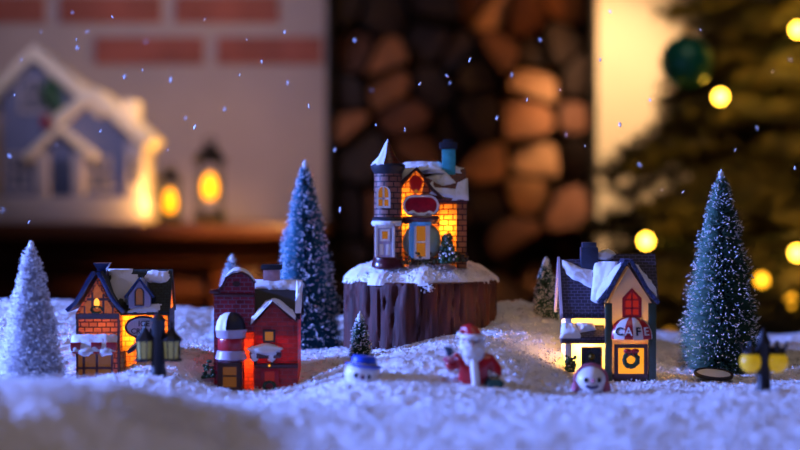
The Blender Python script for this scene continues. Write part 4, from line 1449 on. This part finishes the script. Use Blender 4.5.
# ------------------------------------------------------------------ white house ornament on the mantel
def mantel_house():
    Y0 = 276.0
    s = F / Y0
    x0, g = 72, 222
    X = lambda px: (px - x0) / s
    Z = lambda py: (g - py) / s
    o0 = Vector(w(x0, g, Y0)); o0.z = mz
    h = thing('white_house_ornament', 'large white wooden house ornament with snowy roofs on the mantel', 'house ornament', o0)
    WP = mat('ornament white', '#a89c9c', .7)
    BL = mat('ornament blue grey', '#666a86', .7)
    GL = mat('ornament window', '#42485e', .3)
    SN = mat('ornament snow', '#d6c6ae', .8, bump=.5, bscale=2)
    MB().box(X(-8), X(146), -1.5, 14, Z(222), Z(196)).build('plinth', WP, h, bevel=.4)
    MB().prism([(X(0), Z(196)), (X(0), Z(100)), (X(33), Z(60)), (X(80), Z(105)), (X(80), Z(196))], 1.5, 13).build('tall_gable', BL, h)
    MB().prism([(X(50), Z(196)), (X(50), Z(140)), (X(92), Z(102)), (X(128), Z(136)), (X(128), Z(196))], .3, 13).build('side_gable', BL, h)
    MB().strip([(X(-12), Z(108)), (X(33), Z(58)), (X(100), Z(118))], 2.5, -.6, 13.5).build('tall_roof', SN, h, bevel=.3)
    MB().strip([(X(60), Z(128)), (X(92), Z(100)), (X(145), Z(148))], 2.5, -1.2, 13.5).build('side_roof', SN, h, bevel=.3)
    p = MB().strip([(X(30), Z(162)), (X(60), Z(132)), (X(94), Z(160))], 1.6, -1.6, 6).build('porch_roof', SN, h, bevel=.3)
    for px in (38, 73):
        MB().box(X(px), X(px + 12), -1.2, .6, Z(197), Z(152)).build('porch_post', WP, h, bevel=.15)
    MB().box(X(52), X(72), .0, .5, Z(196), Z(158)).build('door', GL, h, bevel=.1)
    for poly, nm in ((archpoly(X(18), X(48), Z(112), Z(76)), 'round_window'),):
        window(h, poly, 1.5, WP, GL, .7, cols=(X(33),), rows=(Z(95),), d=.6, mull=.5, name=nm)
    window(h, rect(X(6), X(30), Z(190), Z(152)), 1.5, WP, GL, .6, cols=(X(18),), rows=(Z(170),), d=.6, mull=.5)
    window(h, rect(X(86), X(112), Z(190), Z(156)), .3, WP, GL, .6, cols=(X(99),), rows=(Z(172),), d=.6, mull=.5)
    m = MB()
    for k in range(70):
        q = R.uniform(0, 1)
        m.ball((X(46 + 16 * q + R.uniform(-4, 4)), R.uniform(.6, 1.3), Z(84 + 36 * q + R.uniform(-7, 7))), R.uniform(.6, 1.1), 7, 5, amp=.4, fr=2, seed=k)
    gr = m.build('fir_spray', LEAF, h, smooth=60)
    m = MB()
    for k in range(6):
        m.ball((X(44 + 5 * (k % 3)), .4, Z(118 + 5 * (k // 3))), .55, 8, 6)
    m.build('berries', RED, gr, smooth=60)
    c = MB().box(X(117), X(134), 3, 9, Z(140), Z(98)).build('chimney', SN, h, bevel=.2)
    MB().box(X(126), X(143), -.6, 12.5, Z(196), Z(140)).build('side_wall', WP, h, bevel=.2)
    window(h, rect(X(128), X(141), Z(185), Z(155)), -.6, WP, GL, .5, d=.4)


mantel_house()


# ------------------------------------------------------------------ lanterns on the mantel
BLK = mat('lantern black', '#120d0b', .4)
FLAME = mat('led candle', '#ffb020', .5, emit='#ffa00a', estr=2.6)


def lantern(label, px, top, base, hw, Y, fl):
    s = F / Y
    z = lambda py: (base - py) / s
    p = w(px, base, Y); p.z = mz
    t = thing('candle_lantern', label, 'lantern', p, .3, 'candle lanterns on the mantel')
    r = hw / s
    H = z(top)
    MB().lathe([(0, 0), (r, 0), (r, H * .1), (r * .9, H * .13), (0, H * .13)], 8).build('base', BLK, t)
    MB().lathe([(r * .98, H * .72), (r * 1.05, H * .75), (r * .5, H * .9), (r * .22, H * .93), (r * .22, H * .96), (0, H * .97)], 8).build('cap', BLK, t)
    MB().tube([(r * .35 * math.sin(q), 0, H * .97 + r * .35 * math.cos(q) * .8) for q in [2 * PI * i / 14 for i in range(15)]], r * .06, 6, cap=False).build('ring', BLK, t, smooth=60)
    m = MB()
    for k in range(4):
        q = k * PI / 2 + PI / 4
        m.tube([(r * .9 * math.cos(q), r * .9 * math.sin(q), H * .1), (r * .9 * math.cos(q), r * .9 * math.sin(q), H * .75)], r * .07, 6)
    m.build('bars', BLK, t)
    f0, f1 = z(fl[1]), z(fl[0])
    rr = fl[2] / s
    MB().lathe([(0, f0), (rr * .7, f0 + .2), (rr, f0 + (f1 - f0) * .35), (rr * .85, f0 + (f1 - f0) * .7), (rr * .45, f0 + (f1 - f0) * .93), (0, f1)], 16).build('candle', FLAME, t, smooth=80)
    q0 = p + Vector((-rr * 1.3, -.2, (f0 + f1) / 2))
    light('lantern light', 'SPOT', q0, (1, .52, .12), 1.3, rr * .6, target=q0 + Vector((-10, -1, 1)), spot=(150, .6))
    q1 = p + Vector((0, rr * 1.4, (f0 + f1) / 2))
    light('lantern light', 'SPOT', q1, (1, .5, .12), .25, rr * .6, target=q1 + Vector((0, 10, 3)), spot=(160, .6))


lantern('small black lantern with glowing candle next to the white house ornament', 170, 164, 221, 13, 274, (186, 211, 6.8))
lantern('larger black lantern with glowing candle, second from the white house ornament', 210, 138, 221, 17, 282, (171, 198, 8.2))

# ------------------------------------------------------------------ big christmas tree
NEED = mat('fir needles', '#2a3d1e', .6, ramp=('#1c200e', '#4a4218'), vscale=.15)
TRUNK = mat('fir trunk', '#3a2818', .8, var=.3)
TX, TY = 66.0, 262.0
ct = thing('christmas_tree', 'big green Christmas tree with warm lights beside the cream wall', 'tree', (TX, TY, -70))


def fir():
    rg = np.random.default_rng(11)
    apex, zb = 92.0, -45.0
    segs = []
    zt = zb
    while zt < apex - 6:
        rr = (apex - zt) / (apex - zb) * 58 + 2
        nb = int(9 + rr * .22)
        off = rg.uniform(0, 6.28)
        for i in range(nb):
            an = off + 2 * PI * (i + rg.uniform(-.25, .25)) / nb
            L = rr * rg.uniform(.75, 1.08)
            d = np.array([math.cos(an), math.sin(an), 0])
            # keep clear of the wall behind
            if d[1] > 0:
                L = min(L, (BW - 4 - TY) / max(d[1], .01))
            rise = rg.uniform(-.15, .2)
            P = [np.array([0, 0, zt]) + d * L * t + np.array([0, 0, 1]) * (rise * L * t - .22 * L * t * t) for t in np.linspace(.12, 1, 7)]
            segs += list(zip(P[:-1], P[1:]))
            side = np.array([-d[1], d[0], 0])
            for t in (.35, .5, .65, .8, .92):
                b0 = np.array([0, 0, zt]) + d * L * t + np.array([0, 0, 1]) * (rise * L * t - .22 * L * t * t)
                for sg in (-1, 1):
                    e = b0 + (d * .75 + side * sg * .8 + np.array([0, 0, rg.uniform(-.2, .15)])) * L * .26 * (1.15 - t * .5)
                    if e[1] + TY < BW - 2:
                        segs.append((b0, (b0 + e) / 2)); segs.append(((b0 + e) / 2, e))
        zt += 6.2
    A = np.array([q[0] for q in segs]); B = np.array([q[1] for q in segs])
    ln = np.linalg.norm(B - A, axis=1)
    cnt = np.maximum(3, (ln * 9.0)).astype(int)
    idx = np.repeat(np.arange(len(segs)), cnt)
    t = rg.random(len(idx))
    P = A[idx] + (B - A)[idx] * t[:, None]
    dd = (B - A)[idx] / ln[idx][:, None]
    nr = rg.normal(size=P.shape)
    d = dd * .7 + nr / np.linalg.norm(nr, axis=1, keepdims=True) * .85
    d /= np.linalg.norm(d, axis=1, keepdims=True)
    sd = np.cross(d, rg.normal(size=P.shape)); sd /= np.linalg.norm(sd, axis=1, keepdims=True)
    L = rg.uniform(1.8, 3.2, len(P))
    u2 = np.cross(d, sd)
    V = np.stack([P + sd * .2, P - sd * .1 + u2 * .17, P - sd * .1 - u2 * .17, P + d * L[:, None]], 1)
    b = np.arange(len(P))[:, None, None] * 4
    T = b + np.array([[0, 1, 3], [1, 2, 3], [2, 0, 3]])[None]
    V = V.reshape(-1, 3) + np.array([0, 0, 70.0])
    me = np_mesh('foliage', V, T.reshape(-1, 3), NEED)
    o = bpy.data.objects.new('foliage', me); C.objects.link(o); o.parent = ct
    m = MB().tube([(0, 0, 0), (0, 0, 80), (0, 0, 160)], [3.2, 2.2, .4], 12)
    m.build('trunk', TRUNK, ct, smooth=60)
    m = MB()
    for q in segs[::1]:
        m.tube([Vector(q[0]) + Vector((0, 0, 70)), Vector(q[1]) + Vector((0, 0, 70))], .22, 3, cap=False)
    me = bpy.data.meshes.new('branches')
    me.from_pydata([p * S for p in m.v], [], m.f)
    me.materials.append(TRUNK)
    o = bpy.data.objects.new('branches', me); C.objects.link(o); o.parent = ct
    MB().lathe([(0, 0), (12, 0), (12, 1.5), (5, 3), (4.5, 10), (3.4, 11)], 24).build('stand', mat('stand green', '#1c3020', .5), ct, smooth=35)


fir()

BULB = mat('bulb warm', '#ffd070', .4, emit='#ffc63a', estr=85.0)
BULBD = mat('bulb dim', '#c08030', .4, emit='#ff9a18', estr=9.0)
WIRE = mat('light wire', '#12200f', .5)
bulbs = [(720, 97, 236, 1), (797, 30, 238, 1), (646, 241, 232, 1), (762, 280, 228, .25), (797, 253, 230, .8), (793, 301, 228, .25), (670, 335, 232, .06), 
         (845, 120, 228, 1), (870, 220, 226, 1), (840, -30, 240, 1)]
sl = thing('string_lights', 'string of warm round lights wound over the big Christmas tree', 'string lights', (TX, TY, 0))
o0 = Vector((TX, TY, 0))
bp = []
BM = {}
for (px, py, Y, st_) in bulbs:
    p = Vector(w(px, py, Y)) - o0
    bp.append(p)
    if st_ not in BM:
        BM[st_] = mat('bulb %g' % st_, '#ffd070', .4, emit='#ffc63a' if st_ > .3 else '#ffae20', estr=16.0 * st_ * (1 if st_ > .2 else .35))
    MB().ball(p, .95, 20, 14, (1, 1, 1.05)).build('bulb', BM[st_], sl, smooth=80)
    if st_ > .3:
        light('bulb light', 'SPOT', p + o0 + Vector((0, -5, 0)), (1, .5, .07), .9, .4, target=p + o0 + Vector((0, 10, 0)), spot=(150, .6))
order = sorted(range(len(bp)), key=lambda i: -bp[i].z)
pts = []
for i, j in zip(order[:-1], order[1:]):
    for q in range(8):
        t_ = q / 8
        v = bp[i].lerp(bp[j], t_)
        v.y += .8 + 2.0 * math.sin(PI * t_)
        v.z -= 1.5 * math.sin(PI * t_)
        pts.append(v)
MB().tube(pts, .1, 5).build('wire', WIRE, sl, smooth=60)

BALLM = mat('ornament green', '#1a8a68', .3, metal=.2, coat=.5)
op = w(686, 62, 232)
ob = thing('tree_ball', 'dark green glossy ball ornament hanging at the edge of the Christmas tree', 'ornament', op)
MB().ball((0, 0, 0), 3.9, 32, 20).build('globe', BALLM, ob, smooth=80)
MB().lathe([(.7, 3.7), (.7, 4.4), (.3, 4.5), (0, 4.5)], 14).build('cap', mat('gold', '#b8924a', .3, metal=1), ob, smooth=35)
MB().tube([(.35 * math.sin(q), 0, 4.9 + .45 * math.cos(q)) for q in [2 * PI * i / 12 for i in range(13)]], .06, 6, cap=False).build('loop', MATS['gold'], ob)

# ------------------------------------------------------------------ light
BLUE = (.20, .33, 1.0)
light('blue stage lamp', 'SPOT', (-165, 117, 50), (.15, .265, 1.0), 450, 7.0, target=(0, 117, 2), spot=(42, .5))
light('blue front fill', 'SPOT', (-110, 52, 45), (.42, .42, 1.0), 11, 8.0, target=(0, 122, 4), spot=(50, .7))  # unseen fill added to brighten house fronts and window frames
light('ceiling lamp', 'AREA', (30, 70, 170), (1, .76, .66), 4.2, target=(0, 130, 0), size=120)
light('wall lamp', 'SPOT', (42, 268, 96), (1, .66, .37), 72, 5, target=(44, 310, 30), spot=(36, .9))
light('firewood glow', 'SPOT', (46, 268, 0), (1, .42, .12), 14.0, 3, target=(26, 316, 14), spot=(34, 1))
light('firewood glow', 'SPOT', (46, 288, 74), (1, .45, .16), 5, 3, target=(28, 316, 50), spot=(50, 1))
light('mantel glow', 'SPOT', (-40, 215, 60), (.70, .64, 1.0), 13, 10, target=(-45, 310, 40), spot=(75, .9))
light('mantel warm', 'SPOT', (-8, 232, 26), (1, .5, .16), 22, 3, target=(-33, 280, 6), spot=(40, 1))
light('mantel side warm', 'SPOT', (-18, 268, 46), (1, .60, .26), 8, 3, target=(-62, 285, 24), spot=(34, .9))
light('tree glow', 'SPOT', (98, 215, 40), (1, .55, .07), 45, 3, target=(62, 255, 38), spot=(60, 1))  # unseen spot added to turn the foliage golden

wd = bpy.data.worlds.new('room dusk')
sc.world = wd
wd.use_nodes = True
bg = wd.node_tree.nodes['Background']
bg.inputs[0].default_value = (.55, .5, .62, 1)
bg.inputs[1].default_value = .012

# ------------------------------------------------------------------ camera
cd = bpy.data.cameras.new('camera')
cam = bpy.data.objects.new('camera', cd)
C.objects.link(cam)
cam.location = (0, 0, CAMH * S)
cam.rotation_euler = (math.radians(90) - math.atan((225 - HOR) / F), 0, 0)
cd.sensor_width = 36
cd.lens = 36 * F / 800
cd.clip_start = .02
cd.clip_end = 20
cd.dof.use_dof = True
cd.dof.focus_distance = 1.245
cd.dof.aperture_fstop = 3.2
cd.dof.aperture_blades = 0
sc.camera = cam
sc.view_settings.view_transform = 'Standard'
sc.view_settings.look = 'None'
sc.view_settings.gamma = 1.0
sc.view_settings.use_curve_mapping = False
sc.view_settings.exposure = 0.0
sc.cycles.use_denoising = True
sc.cycles.max_bounces = 8
